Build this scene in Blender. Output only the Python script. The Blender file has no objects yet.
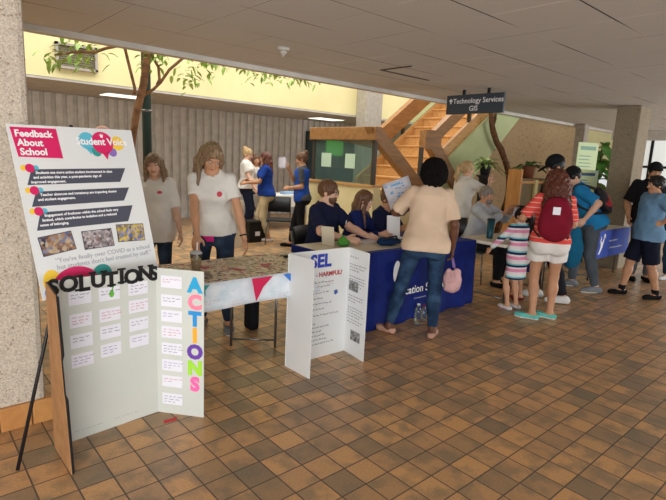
import bpy, bmesh, math, random
import numpy as np
from mathutils import Vector, Matrix
random.seed(7)
S = bpy.context.scene
COL = S.collection
PI = math.pi

# ------------------------------------------------------------------ camera
cam_d = bpy.data.cameras.new('camera')
cam_o = bpy.data.objects.new('camera', cam_d)
COL.objects.link(cam_o)
cam_d.sensor_fit = 'HORIZONTAL'
cam_d.sensor_width = 36.0
cam_d.lens = 36.0 * 503.99 / 666.0
cam_d.clip_end = 200
_p, _r, _t = .1808, .0483, .7276
def _rot(v):
    c, s = math.cos(_t), math.sin(_t)
    return Vector((v[0]*c+v[1]*s, -v[0]*s+v[1]*c, v[2]))
_right = Vector((1, 0, 0)); _fwd = Vector((0, math.cos(_p), -math.sin(_p))); _up = Vector((0, math.sin(_p), math.cos(_p)))
RT = _rot(_right*math.cos(_r)+_up*math.sin(_r)); UP = _rot(_up*math.cos(_r)-_right*math.sin(_r)); FW = _rot(_fwd)
M = Matrix((RT, UP, -FW)).transposed().to_4x4()
M.translation = Vector((0, 0, 1.6))
cam_o.matrix_world = M
S.camera = cam_o

# ------------------------------------------------------------------ world, lights, exposure
S.view_settings.view_transform = 'Standard'
S.view_settings.look = 'None'
S.view_settings.exposure = 0.0
S.view_settings.gamma = 1.0
S.view_settings.use_curve_mapping = False
W = bpy.data.worlds.new('world'); S.world = W
W.use_nodes = True
W.node_tree.nodes['Background'].inputs[0].default_value = (.97, .98, 1.0, 1)
W.node_tree.nodes['Background'].inputs[1].default_value = .75

def area(name, loc, aim, sx, sy, power, col):
    l = bpy.data.lights.new(name, 'AREA'); l.shape = 'RECTANGLE'; l.size = sx; l.size_y = sy
    l.energy = power; l.color = col
    o = bpy.data.objects.new(name, l); COL.objects.link(o)
    o.location = loc
    o.rotation_euler = (Vector(aim)-Vector(loc)).to_track_quat('-Z', 'Y').to_euler()
    return o
area('skylight_glow', (5.5, 7.4, 5.6), (5.5, 7.4, 0), 15, 3.2, 620, (1, .98, .92))
area('entrance_daylight', (-3.6, -3.4, 1.25), (2.2, 3.0, 1.5), 7.0, 2.3, 520, (.95, .98, 1))
area('side_window_daylight', (12.5, -2.6, 1.3), (6, 2.5, 1.5), 6, 2.2, 330, (.95, .98, 1))

# ------------------------------------------------------------------ helpers
def lin(c):
    out = []
    for v in c[:3]:
        v = v/255.0
        out.append(v/12.92 if v <= .04045 else ((v+.055)/1.055)**2.4)
    return (out[0], out[1], out[2], 1)

def mat(name, rgb, rough=.6, rgb2=None, scale=8.0, bump=0.0, bscale=60.0, metal=0.0, detail=3.0, spec=.4, emit=0, alpha=1, trans=0, lohi=(.35, .65)):
    m = bpy.data.materials.new(name); m.use_nodes = True
    nt = m.node_tree; b = nt.nodes['Principled BSDF']
    b.inputs['Base Color'].default_value = lin(rgb)
    b.inputs['Roughness'].default_value = rough
    b.inputs['Metallic'].default_value = metal
    b.inputs['Specular IOR Level'].default_value = spec
    tc = nt.nodes.new('ShaderNodeTexCoord')
    if rgb2 is not None:
        n = nt.nodes.new('ShaderNodeTexNoise'); n.inputs['Scale'].default_value = scale; n.inputs['Detail'].default_value = detail
        nt.links.new(tc.outputs['Object'], n.inputs['Vector'])
        r = nt.nodes.new('ShaderNodeValToRGB')
        r.color_ramp.elements[0].position = lohi[0]; r.color_ramp.elements[1].position = lohi[1]
        r.color_ramp.elements[0].color = lin(rgb); r.color_ramp.elements[1].color = lin(rgb2)
        nt.links.new(n.outputs['Fac'], r.inputs['Fac']); nt.links.new(r.outputs['Color'], b.inputs['Base Color'])
    if bump:
        n = nt.nodes.new('ShaderNodeTexNoise'); n.inputs['Scale'].default_value = bscale; n.inputs['Detail'].default_value = 4
        nt.links.new(tc.outputs['Object'], n.inputs['Vector'])
        bp = nt.nodes.new('ShaderNodeBump'); bp.inputs['Strength'].default_value = bump; bp.inputs['Distance'].default_value = .01
        nt.links.new(n.outputs['Fac'], bp.inputs['Height']); nt.links.new(bp.outputs['Normal'], b.inputs['Normal'])
    if emit:
        b.inputs['Emission Color'].default_value = lin(rgb); b.inputs['Emission Strength'].default_value = emit
    if trans:
        b.inputs['Transmission Weight'].default_value = trans
        b.inputs['IOR'].default_value = 1.3
    if alpha < 1:
        b.inputs['Alpha'].default_value = alpha
    return m

class NT:   # tiny node-graph writer
    def __init__(s, m):
        s.nt = m.node_tree; s.b = s.nt.nodes['Principled BSDF']; s.tc = s.nt.nodes.new('ShaderNodeTexCoord')
    def n(s, t, **kw):
        x = s.nt.nodes.new(t)
        for k, v in kw.items():
            if k.startswith('i_'):
                x.inputs[k[2:].replace('_', ' ')].default_value = v
            else: setattr(x, k, v)
        return x
    def l(s, a, b): s.nt.links.new(a, b)
    def math(s, op, a, b=None):
        x = s.n('ShaderNodeMath', operation=op)
        for i, v in enumerate((a, b)):
            if v is None: continue
            if isinstance(v, (int, float)): x.inputs[i].default_value = v
            else: s.l(v, x.inputs[i])
        return x.outputs[0]
    def mix(s, f, a, b):
        x = s.n('ShaderNodeMix', data_type='RGBA')
        for k, v in ((0, f), (6, a), (7, b)):
            if isinstance(v, (int, float)): x.inputs[k].default_value = v
            elif isinstance(v, tuple): x.inputs[k].default_value = v
            else: s.l(v, x.inputs[k])
        return x.outputs[2]
    def ramp(s, f, stops):
        x = s.n('ShaderNodeValToRGB')
        e = x.color_ramp.elements
        while len(e) < len(stops): e.new(.5)
        for i, (p, c) in enumerate(stops):
            e[i].position = p; e[i].color = c
        s.l(f, x.inputs[0]); return x.outputs[0]

class MB:
    def __init__(s): s.bm = bmesh.new()
    def box(s, c, d, rz=0, bev=0, mi=0, rot=None):
        r = bmesh.ops.create_cube(s.bm, size=1)
        vs = r['verts']
        m = Matrix.Translation(Vector(c)) @ (rot if rot is not None else Matrix.Rotation(rz, 4, 'Z')) @ Matrix.Diagonal((d[0], d[1], d[2], 1))
        bmesh.ops.transform(s.bm, matrix=m, verts=vs)
        fs = set(f for v in vs for f in v.link_faces)
        if bev:
            es = set(e for v in vs for e in v.link_edges)
            rr = bmesh.ops.bevel(s.bm, geom=list(es), offset=bev, segments=2, affect='EDGES', profile=.5)
            fs = set(f for f in rr['faces']) | set(f for f in fs if f.is_valid)
        for f in fs:
            if f.is_valid: f.material_index = mi
        return s
    def bb(s, lo, hi, **k):
        lo = Vector(lo); hi = Vector(hi)
        return s.box((lo+hi)/2, hi-lo, **k)
    def tube(s, pts, r, n=10, mi=0, cap=True):
        pts = [Vector(p) for p in pts]
        rs = r if isinstance(r, (list, tuple)) else [r]*len(pts)
        rings = []; prev = None
        for i, p in enumerate(pts):
            t = (pts[min(i+1, len(pts)-1)]-pts[max(i-1, 0)]).normalized()
            a = prev if prev is not None else (Vector((0, 0, 1)) if abs(t.z) < .9 else Vector((1, 0, 0)))
            u = (a-t*a.dot(t)).normalized(); v = t.cross(u); prev = u
            rings.append([s.bm.verts.new(p+(u*math.cos(2*PI*k/n)+v*math.sin(2*PI*k/n))*rs[i]) for k in range(n)])
        for a, b in zip(rings, rings[1:]):
            for k in range(n):
                f = s.bm.faces.new((a[k], a[(k+1) % n], b[(k+1) % n], b[k])); f.smooth = True; f.material_index = mi
        if cap:
            for q in (rings[0][::-1], rings[-1]):
                f = s.bm.faces.new(q); f.material_index = mi
        return s
    def lathe(s, c, prof, n=20, mi=0):
        c = Vector(c); rings = []
        for (r, z) in prof:
            rings.append([s.bm.verts.new(c+Vector((max(r, .0005)*math.cos(2*PI*k/n), max(r, .0005)*math.sin(2*PI*k/n), z))) for k in range(n)])
        for a, b in zip(rings, rings[1:]):
            for k in range(n):
                f = s.bm.faces.new((a[k], a[(k+1) % n], b[(k+1) % n], b[k])); f.smooth = True; f.material_index = mi
        s.bm.faces.new(rings[0][::-1]); s.bm.faces.new(rings[-1])
        return s
    def poly(s, o, ux, uy, pts, th=.002, mi=0):   # extruded outline in the plane (ux, uy) at o; thickness along the normal, front face forward
        o = Vector(o); ux = Vector(ux).normalized(); uy = Vector(uy).normalized(); nn = ux.cross(uy)
        a = [s.bm.verts.new(o+ux*x+uy*y+nn*th) for x, y in pts]
        b = [s.bm.verts.new(o+ux*x+uy*y) for x, y in pts]
        n = len(pts); fs = [s.bm.faces.new(a), s.bm.faces.new(b[::-1])]
        for k in range(n): fs.append(s.bm.faces.new((b[k], b[(k+1) % n], a[(k+1) % n], a[k])))
        for f in fs: f.material_index = mi
        return s
    def disc(s, o, ux, uy, r, th=.002, mi=0, ry=None, n=28):
        ry = ry or r
        return s.poly(o, ux, uy, [(r*math.cos(2*PI*k/n), ry*math.sin(2*PI*k/n)) for k in range(n)], th, mi)
    def ball(s, c, r, n=12, mi=0):
        rr = r if isinstance(r, (tuple, list)) else (r, r, r)
        q = bmesh.ops.create_uvsphere(s.bm, u_segments=n, v_segments=max(6, n//2+2), radius=1)
        bmesh.ops.transform(s.bm, matrix=Matrix.Translation(Vector(c)) @ Matrix.Diagonal((*rr, 1)), verts=q['verts'])
        for v in q['verts']:
            for f in v.link_faces: f.smooth = True; f.material_index = mi
        return s
    def text(s, body, o, ux, uy, size, align='LEFT', bold=0, th=.001, mi=0, shear=0):
        cu = bpy.data.curves.new('t', 'FONT'); cu.body = body; cu.size = size; cu.align_x = align; cu.offset = bold
        cu.extrude = th/2; cu.resolution_u = 3; cu.shear = shear
        ob = bpy.data.objects.new('t', cu); COL.objects.link(ob)
        me = bpy.data.meshes.new_from_object(ob)
        bpy.data.objects.remove(ob); bpy.data.curves.remove(cu)
        ux = Vector(ux).normalized(); uy = Vector(uy).normalized(); nn = ux.cross(uy)
        m = Matrix((ux, uy, nn)).transposed().to_4x4(); m.translation = Vector(o)+nn*(th/2)
        me.transform(m)
        for p in me.polygons: p.material_index = mi
        s.bm.from_mesh(me); bpy.data.meshes.remove(me)
        return s

ORI = {}
def tag(o, label=None, cat=None, group=None, kind=None):
    if label: o['label'] = label
    if cat: o['category'] = cat
    if group: o['group'] = group
    if kind: o['kind'] = kind
    return o
def thing(name, label, cat, loc=(0, 0, 0), rz=0, group=None, local=False):
    o = bpy.data.objects.new(name, None); COL.objects.link(o)
    o.empty_display_size = .1
    o.location = loc; o.rotation_euler = (0, 0, rz)
    ORI[o.name] = Vector((0, 0, 0)) if local else Vector(loc)
    return tag(o, label, cat, group)
def link_mesh(name, me, mats, parent=None, label=None, origin=None):
    mats = mats if isinstance(mats, (list, tuple)) else [mats]
    for m in mats: me.materials.append(m)
    o = bpy.data.objects.new(name, me); COL.objects.link(o)
    if parent is not None:
        off = ORI[parent.name]; o.parent = parent
        if off.length: me.transform(Matrix.Translation(-off))
        ORI[o.name] = off
    elif origin is not None:
        me.transform(Matrix.Translation(-Vector(origin))); o.location = origin
        ORI[o.name] = Vector(origin)
    else: ORI[o.name] = Vector((0, 0, 0))
    if label: o['label'] = label
    return o
def obj(name, mb, mats, parent=None, label=None, smooth=False, solid=False):
    me = bpy.data.meshes.new(name)
    bmesh.ops.recalc_face_normals(mb.bm, faces=mb.bm.faces) if not solid else None
    org = None
    if parent is None and len(mb.bm.verts):
        lo = [min(v.co[i] for v in mb.bm.verts) for i in range(3)]; hi = [max(v.co[i] for v in mb.bm.verts) for i in range(3)]
        org = ((lo[0]+hi[0])/2, (lo[1]+hi[1])/2, lo[2])
    mb.bm.to_mesh(me); mb.bm.free()
    if smooth:
        for p in me.polygons: p.use_smooth = True
    return link_mesh(name, me, mats, parent, label, org)
def struct(name, mb, mats, parent=None):
    o = obj(name, mb, mats, parent)
    if parent is None: o['kind'] = 'structure'
    return o
def copy_tree(o, parent=None):
    c = o.copy(); COL.objects.link(c)
    if parent is not None: c.parent = parent
    ORI[c.name] = ORI.get(o.name, Vector())
    for ch in list(o.children): copy_tree(ch, c)
    return c
def dup(o, loc, rz, label=None, group=None):
    c = copy_tree(o); c.location = loc; c.rotation_euler = (0, 0, rz)
    if label: c['label'] = label
    if group: c['group'] = group
    return c
X, Y, Z = Vector((1, 0, 0)), Vector((0, 1, 0)), Vector((0, 0, 1))

# ------------------------------------------------------------------ materials of the building
def floor_mat():
    m = mat('quarry_tile', (160, 115, 70), .38); g = NT(m)
    sp = g.n('ShaderNodeSeparateXYZ'); g.l(g.tc.outputs['Object'], sp.inputs[0])
    P = .1598
    u = g.math('DIVIDE', g.math('SUBTRACT', sp.outputs[0], 1.253), P); v = g.math('DIVIDE', g.math('SUBTRACT', sp.outputs[1], 2.028), P)
    cx, cy = g.math('FLOOR', u), g.math('FLOOR', v)
    fx = g.math('ABSOLUTE', g.math('SUBTRACT', g.math('FRACT', u), .5)); fy = g.math('ABSOLUTE', g.math('SUBTRACT', g.math('FRACT', v), .5))
    gr = g.math('GREATER_THAN', g.math('MAXIMUM', fx, fy), .476)
    cb = g.n('ShaderNodeCombineXYZ'); g.l(cx, cb.inputs[0]); g.l(cy, cb.inputs[1])
    wn = g.n('ShaderNodeTexWhiteNoise', noise_dimensions='2D'); g.l(cb.outputs[0], wn.inputs['Vector'])
    tone = g.ramp(wn.outputs['Value'], [(0, lin((146, 124, 98))), (.3, lin((192, 150, 106))), (.7, lin((204, 158, 110))), (1, lin((214, 164, 110)))])
    # smoky flash marks inside each tile: noise shifted per tile
    off = g.n('ShaderNodeVectorMath', operation='MULTIPLY_ADD'); g.l(wn.outputs['Color'], off.inputs[0]); off.inputs[1].default_value = (9, 9, 9); g.l(g.tc.outputs['Object'], off.inputs[2])
    ns = g.n('ShaderNodeTexNoise', i_Scale=6.5, i_Detail=3.0); g.l(off.outputs[0], ns.inputs['Vector'])
    smoke = g.ramp(ns.outputs['Fac'], [(.45, (0, 0, 0, 1)), (.62, (.62, .62, .62, 1))])
    col = g.mix(smoke, tone, lin((126, 116, 96)))
    n2 = g.n('ShaderNodeTexNoise', i_Scale=90.0, i_Detail=3.0); g.l(g.tc.outputs['Object'], n2.inputs['Vector'])
    sp2 = g.ramp(n2.outputs['Fac'], [(.3, (.86, .86, .86, 1)), (.7, (1.08, 1.08, 1.08, 1))])
    mu = g.n('ShaderNodeMix', data_type='RGBA', blend_type='MULTIPLY'); mu.inputs[0].default_value = 1; g.l(col, mu.inputs[6]); g.l(sp2, mu.inputs[7])
    col = g.mix(gr, mu.outputs[2], lin((98, 84, 70)))
    g.l(col, g.b.inputs['Base Color'])
    ro = g.math('ADD', g.math('MULTIPLY', ns.outputs['Fac'], .25), .22); ro = g.math('ADD', ro, g.math('MULTIPLY', gr, .3)); g.l(ro, g.b.inputs['Roughness'])
    bp = g.n('ShaderNodeBump', i_Strength=.35, i_Distance=.004)
    hgt = g.math('SUBTRACT', g.math('MULTIPLY', n2.outputs['Fac'], .15), gr); g.l(hgt, bp.inputs['Height']); g.l(bp.outputs[0], g.b.inputs['Normal'])
    return m
def ceil_mat():
    m = mat('ceiling_panel', (160, 152, 140), .9, spec=.1); g = NT(m)
    sp = g.n('ShaderNodeSeparateXYZ'); g.l(g.tc.outputs['Object'], sp.inputs[0])
    P = .6096
    fx = g.math('ABSOLUTE', g.math('SUBTRACT', g.math('FRACT', g.math('DIVIDE', g.math('SUBTRACT', sp.outputs[0], 2.90), P)), .5))
    fy = g.math('ABSOLUTE', g.math('SUBTRACT', g.math('FRACT', g.math('DIVIDE', g.math('SUBTRACT', sp.outputs[1], 2.345), P)), .5))
    lx = g.math('GREATER_THAN', fx, .492); ly = g.math('GREATER_THAN', fy, .488)
    n = g.n('ShaderNodeTexNoise', i_Scale=160.0, i_Detail=3.0); g.l(g.tc.outputs['Object'], n.inputs['Vector'])
    n2 = g.n('ShaderNodeTexNoise', i_Scale=1.4, i_Detail=3.0); g.l(g.tc.outputs['Object'], n2.inputs['Vector'])
    c = g.ramp(n.outputs['Fac'], [(.36, lin((176, 174, 170))), (.52, lin((214, 212, 208))), (.7, lin((224, 222, 219)))])
    c = g.mix(g.math('MULTIPLY', n2.outputs['Fac'], .28), c, lin((188, 184, 178)))
    n5 = g.n('ShaderNodeTexNoise', i_Scale=.7, i_Detail=1.0); g.l(g.tc.outputs['Object'], n5.inputs['Vector'])
    c = g.mix(g.math('MAXIMUM', g.math('GREATER_THAN', fx, .484), g.math('GREATER_THAN', fy, .484)), c, lin((236, 234, 230)))
    dk = g.ramp(n5.outputs['Fac'], [(.42, lin((96, 90, 84))), (.60, lin((214, 210, 204)))]); dk2 = g.ramp(n5.outputs['Fac'], [(.40, lin((200, 196, 190))), (.56, lin((84, 78, 72)))])
    c = g.mix(lx, c, dk)
    c = g.mix(ly, c, dk2)
    g.l(c, g.b.inputs['Base Color'])
    bp = g.n('ShaderNodeBump', i_Strength=.5, i_Distance=.006)
    g.l(g.math('SUBTRACT', g.math('MULTIPLY', n.outputs['Fac'], .4), g.math('ADD', lx, ly)), bp.inputs['Height']); g.l(bp.outputs[0], g.b.inputs['Normal'])
    return m
def aggregate(name, base, pit, scale=28, dens=.16):
    m = mat(name, base, .85, spec=.2); g = NT(m)
    v = g.n('ShaderNodeTexVoronoi', i_Scale=float(scale)); 
    nz = g.n('ShaderNodeTexNoise', i_Scale=9.0, i_Detail=4.0); g.l(g.tc.outputs['Object'], nz.inputs['Vector'])
    ad = g.n('ShaderNodeVectorMath', operation='MULTIPLY_ADD'); g.l(nz.outputs['Color'], ad.inputs[0]); ad.inputs[1].default_value = (.12, .12, .12); g.l(g.tc.outputs['Object'], ad.inputs[2])
    g.l(ad.outputs[0], v.inputs['Vector'])
    n3 = g.n('ShaderNodeTexNoise', i_Scale=14.0, i_Detail=5.0); g.l(g.tc.outputs['Object'], n3.inputs['Vector'])
    pm = g.math('MULTIPLY', g.math('LESS_THAN', v.outputs['Distance'], dens*2), g.math('GREATER_THAN', n3.outputs['Fac'], .52))
    n4 = g.n('ShaderNodeTexNoise', i_Scale=120.0, i_Detail=3.0); g.l(g.tc.outputs['Object'], n4.inputs['Vector'])
    lo = tuple(int(c*.86) for c in base); hi = tuple(min(255, int(c*1.08)) for c in base)
    c = g.ramp(n4.outputs['Fac'], [(.35, lin(lo)), (.65, lin(hi))])
    c = g.mix(g.math('MULTIPLY', n3.outputs['Fac'], .35), c, lin(lo))
    c = g.mix(pm, c, lin(pit)); g.l(c, g.b.inputs['Base Color'])
    bp = g.n('ShaderNodeBump', i_Strength=.6, i_Distance=.01)
    g.l(g.math('SUBTRACT', g.math('MULTIPLY', n4.outputs['Fac'], .3), pm), bp.inputs['Height']); g.l(bp.outputs[0], g.b.inputs['Normal'])
    return m
def wood_mat(name, a, b, rough=.45, axis=(1, 6, 6), sc=3.0):
    m = mat(name, a, rough); g = NT(m)
    mp = g.n('ShaderNodeMapping'); mp.inputs['Scale'].default_value = axis; g.l(g.tc.outputs['Object'], mp.inputs[0])
    n = g.n('ShaderNodeTexNoise', i_Scale=sc, i_Detail=6.0, i_Distortion=.6); g.l(mp.outputs[0], n.inputs['Vector'])
    g.l(g.ramp(n.outputs['Fac'], [(.3, lin(a)), (.7, lin(b))]), g.b.inputs['Base Color'])
    return m
MF = floor_mat(); MC = ceil_mat()
M_conc = aggregate('exposed_aggregate', (200, 188, 172), (150, 130, 110), 48, .13)
M_conc2 = aggregate('column_concrete', (150, 138, 118), (104, 94, 78), 40, .12)
M_smooth = mat('smooth_concrete', (176, 168, 156), .8, (160, 152, 140), 12, .2)
M_tan = aggregate('bush_hammered_concrete', (170, 146, 112), (120, 96, 70), 22, .14)
M_yel = mat('cream_plaster', (232, 222, 168), .8, (226, 214, 160), 1.5, .1, 80)
M_yel2 = mat('cream_half_wall', (236, 222, 172), .7, (228, 212, 160), 1.5, .1, 80)
M_flute = mat('ribbed_concrete', (214, 210, 204), .85, (198, 194, 186), 6, .3, 90)
M_sof = mat('soffit_board', (196, 192, 186), .9, (184, 180, 172), 5)
M_trim = mat('slab_edge', (206, 202, 194), .7, (194, 190, 182), 5)
M_base = wood_mat('base_tile', (196, 142, 84), (178, 122, 70), .4, (3, 3, 3), 4)
M_dark = mat('black_metal', (26, 26, 28), .45)
M_lampglow = mat('lamp_diffuser', (255, 248, 232), .5, emit=1.6)
M_oak = wood_mat('stained_oak', (160, 114, 66), (130, 90, 50), .5)
M_oaklight = wood_mat('pale_oak', (206, 158, 98), (186, 134, 78), .5, (1, 5, 5), 4)
M_green = mat('pale_green_plaster', (190, 198, 150), .8, (180, 188, 140), 2)
M_glassdark = mat('tinted_glass', (150, 178, 168), .05, trans=.85, spec=.6)
M_glass = mat('clear_glass', (226, 240, 230), .03, trans=.95)
M_daylight = mat('daylit_window_glass', (225, 230, 228), .3, emit=.6)

# ------------------------------------------------------------------ the setting
struct('floor', MB().bb((-6, -6, -.1), (19, 14, 0)), MF)
struct('ceiling', MB().bb((-6, -7, 2.64), (19, 5.42, 3.1)), MC)
struct('trim_1', MB().bb((-6, 5.39, 2.585), (19, 5.50, 2.70), bev=.006), M_trim)
struct('wall_upper', MB().bb((-6, 9.2, 2.64), (19, 9.4, 6.4)), M_yel)
struct('ceiling_soffit', MB().bb((-6, 9.205, 2.60), (19, 11.6, 2.639)), M_sof)
b = MB().bb((-6, 11.45, 0), (19, 11.6, 2.6))
for i in range(122): b.box((-5.9+i*.2, 11.43, 1.3), (.13, .07, 2.6), bev=.02)
struct('wall_back', b, M_flute)
struct('wall_left', MB().bb((-6.2, -6, 0), (-6, 14, 2.64)), M_flute)
# near column on the left, with its tiled base
struct('wall_column', MB().bb((-.75, 3.14, 0), (.6, 4.1, 2.64), bev=.035), M_conc)
b = MB()
for i in range(9): b.box((-.66+i*.16-.02+.0, 3.128, .07), (.154, .03, .14), bev=.006)
b.box((.608, 3.3, .07), (.03, .34, .14), bev=.006); b.box((.608, 3.66, .07), (.03, .34, .14), bev=.006)
struct('baseboard_column', b, M_base)
struct('wall_pillar', MB().bb((8.976, 2.987, 0), (9.45, 3.345, 2.64), bev=.015), M_conc2)
struct('wall_post', MB().bb((12.12, 5.14, 0), (12.34, 5.36, 2.64), bev=.02), M_smooth)
struct('wall_atrium_column', MB().bb((8.72, 8.85, 0), (9.28, 9.19, 5.4), bev=.02), M_smooth)
# bush-hammered wall beyond the stair
b = MB(); b.poly((0, 0, 0), X, Y, [(10.95, 7.3), (11.9, 6.6), (13.15, 5.75), (13.35, 6.0), (12.1, 6.9), (11.1, 7.6)], 4.6)
struct('wall_far', b, M_tan)
struct('wall_right_upper', MB().bb((15.0, 6.3, 1.6), (19, 6.5, 5)), M_yel)
# window wall to the right
b = MB().bb((14.4, -6, 0), (14.6, 5.4, .35)).bb((14.4, -6, 2.4), (14.6, 5.4, 2.64))
struct('wall_right', b, M_trim)
for i in range(12):
    y0 = -5.8+i*.93
    w = struct('window_%d' % (i+1), MB().bb((14.47, y0+.03, .35), (14.49, y0+.90, 2.4)), M_daylight)
    f = MB().bb((14.42, y0-.03, .35), (14.54, y0+.03, 2.4)).bb((14.42, y0+.03, 1.72), (14.54, y0+.9, 1.78))
    struct('window_frame', f, M_dark, w)
# louvred opening high in the atrium wall
v = thing('wall_vent', 'grey louvred vent high on the cream atrium wall behind the thin tree', 'vent', (2.45, 9.18, 2.83))
obj('vent_frame', MB().bb((2.15, 9.13, 2.80), (2.19, 9.2, 3.18)).bb((2.73, 9.13, 2.80), (2.77, 9.2, 3.18)).bb((2.15, 9.13, 3.14), (2.77, 9.2, 3.18)).bb((2.15, 9.13, 2.79), (2.77, 9.2, 2.83)), M_smooth, v)
b = MB()
for i in range(9): b.box((2.46, 9.165, 2.85+i*.035), (.56, .03, .008), rot=Matrix.Rotation(.6, 4, 'X'))
obj('louvre', b, mat('vent_slat', (128, 124, 104), .6), v)
# soffit lights
for i, x0 in enumerate((3.2, 8.3)):
    t = thing('ceiling_light', ('bright flat soffit light above the display poster and thin tree trunk', 'bright flat soffit light left of the wooden stair railing')[i], 'light', (x0+.5, 10.3, 2.58), group=None)
    obj('frame', MB().bb((x0-.04, 10.0, 2.575), (x0+.84, 10.55, 2.598), bev=.004), M_trim, t)
    obj('diffuser', MB().bb((x0, 10.04, 2.566), (x0+.8, 10.51, 2.576)), M_lampglow, t)
# sprinkler / detector under the ceiling
t = thing('smoke_detector', 'small white smoke detector on the panelled ceiling above the cream wall', 'detector', (3.04, 4.29, 2.64))
obj('base', MB().lathe((3.04, 4.29, 2.61), [(.055, 0), (.06, .01), (.06, .03)]), M_trim, t)
obj('sensor', MB().lathe((3.04, 4.29, 2.555), [(.012, 0), (.014, .02), (.034, .03), (.036, .056)]), mat('detector_grey', (190, 186, 176), .5), t)
t = thing('ceiling_vent', 'slim dark slot diffuser in the panelled ceiling above the stair railing', 'vent', (4.9, 4.3, 2.63))
obj('slot', MB().bb((4.45, 4.3, 2.632), (5.35, 4.33, 2.642)).bb((4.45, 3.86, 2.632), (4.48, 4.3, 2.642)), mat('vent_slot', (74, 68, 60), .8), t)

# ------------------------------------------------------------------ stair
st = thing('staircase', 'wooden staircase with chunky oak handrails and glass guard rising to the right', 'staircase', (7.3, 6.5, 0))
def slab(pts, y0, y1):   # outline in XZ extruded along Y
    b = MB(); b.poly((0, y1, 0), X, Z, pts, y1-y0); return b
run, rise, x0, z0 = .29, .205, 7.05, 1.1
for i in range(13):
    x = x0+i*run; z = z0+(i+1)*rise
    obj('riser', MB().bb((x, 5.86, z-rise-.02), (x+.03, 7.14, z-.035)), M_oaklight, st)
    obj('tread', MB().bb((x-.02, 5.86, z-.035), (x+run+.02, 7.14, z), bev=.008), M_oaklight, st)
def sx(x): return z0+rise+(x-x0)*rise/run
obj('stringer', slab([(6.9, sx(6.9)-.34), (10.9, sx(10.9)-.34), (10.9, sx(10.9)+.05), (6.9, sx(6.9)+.05)], 5.80, 5.86), M_oaklight, st)
obj('stringer', slab([(6.9, sx(6.9)-.34), (10.9, sx(10.9)-.34), (10.9, sx(10.9)+.05), (6.9, sx(6.9)+.05)], 7.14, 7.20), M_oaklight, st)
obj('side_panel', slab([(7.45, 1.0), (7.45, sx(7.45)-.2), (10.9, sx(10.9)-.2), (10.9, sx(10.9)-.85), (8.35, 1.0)], 5.74, 5.80), M_green, st, 'pale green side panel under the stair')
obj('guard_wall', MB().bb((5.84, 5.66, 0), (6.0, 7.35, 1.16)), M_yel2, st, 'cream plaster half wall under the glass guard')
obj('guard_wall', MB().bb((6.0, 5.66, 0), (8.6, 5.74, 1.0)), M_yel2, st, 'cream plaster half wall under the flight')
obj('landing', MB().bb((5.9, 5.86, 1.0), (7.05, 7.35, 1.1)), M_oaklight, st)
obj('coping', MB().bb((5.80, 5.64, 1.16), (6.03, 7.38, 1.20), bev=.005), M_oaklight, st)
obj('handrail', MB().bb((5.76, 5.60, 1.90), (5.90, 7.25, 2.11), bev=.012), M_oak, st, 'level oak handrail above the glass guard')
obj('handrail', slab([(5.70, 2.10), (5.98, 2.08), (7.22, 1.15), (7.02, 1.05), (5.80, 1.93)], 5.66, 5.80), M_oak, st, 'oak handrail sloping down to the right beside the glass guard')
obj('handrail', slab([(7.06, 2.14), (7.52, 2.17), (7.50, 1.92), (8.36, 1.10), (8.16, 1.0), (7.24, 1.83), (7.06, 1.83)], 5.66, 5.80), M_oak, st, 'oak handrail with square newel top sloping down to the right')
obj('handrail', slab([(7.30, 1.90), (7.56, 1.95), (10.3, 3.92), (10.1, 4.06), (7.5, 2.17), (7.30, 2.17)], 5.80, 5.92), M_oak, st, 'near oak handrail climbing to the right')
obj('handrail', slab([(6.5, 1.92), (7.5, 1.82), (10.3, 3.82), (10.1, 4.10), (7.38, 2.12), (6.5, 2.12)], 7.14, 7.28), M_oak, st, 'far oak handrail climbing to the right')
for x, y, za, zb in ((6.75, 5.73, 1.0, 1.4), (8.2, 7.2, 2.0, 2.55), (7.05, 5.73, 1.0, 1.85), (8.55, 5.84, 2.2, 2.75), (5.86, 5.70, 1.2, 1.92), (5.86, 7.2, 1.2, 1.92)):
    obj('post', MB().bb((x-.03, y-.03, za), (x+.03, y+.03, zb)), mat('post_bronze', (62, 54, 44), .5), st)
obj('glass_panel', MB().bb((5.845, 5.74, 1.2), (5.857, 7.18, 1.92)), M_glassdark, st, 'tinted glass guard panel')
obj('glass_panel', slab([(7.4, sx(7.4)), (10.2, sx(10.2)), (10.2, 3.85), (7.45, 1.95)], 7.20, 7.21), M_glass, st)
obj('paper_notice', MB().bb((5.838, 6.98, 1.44), (5.844, 6.72, 1.68)), mat('notice_green', (190, 212, 186), .7), st)
obj('paper_notice', MB().bb((5.838, 6.36, 1.44), (5.844, 6.12, 1.68)), bpy.data.materials['notice_green'], st)
# added dark panel with glowing green patch, imitating tree reflections in the guard glass
M_greenglow = mat('garden_daylight', (110, 206, 84), .5, emit=.5)
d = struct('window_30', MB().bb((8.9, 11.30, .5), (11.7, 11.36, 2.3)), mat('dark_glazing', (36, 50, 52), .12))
struct('window_pane', MB().bb((9.6, 11.27, 1.66), (10.25, 11.30, 2.09)), M_greenglow, d)

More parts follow.
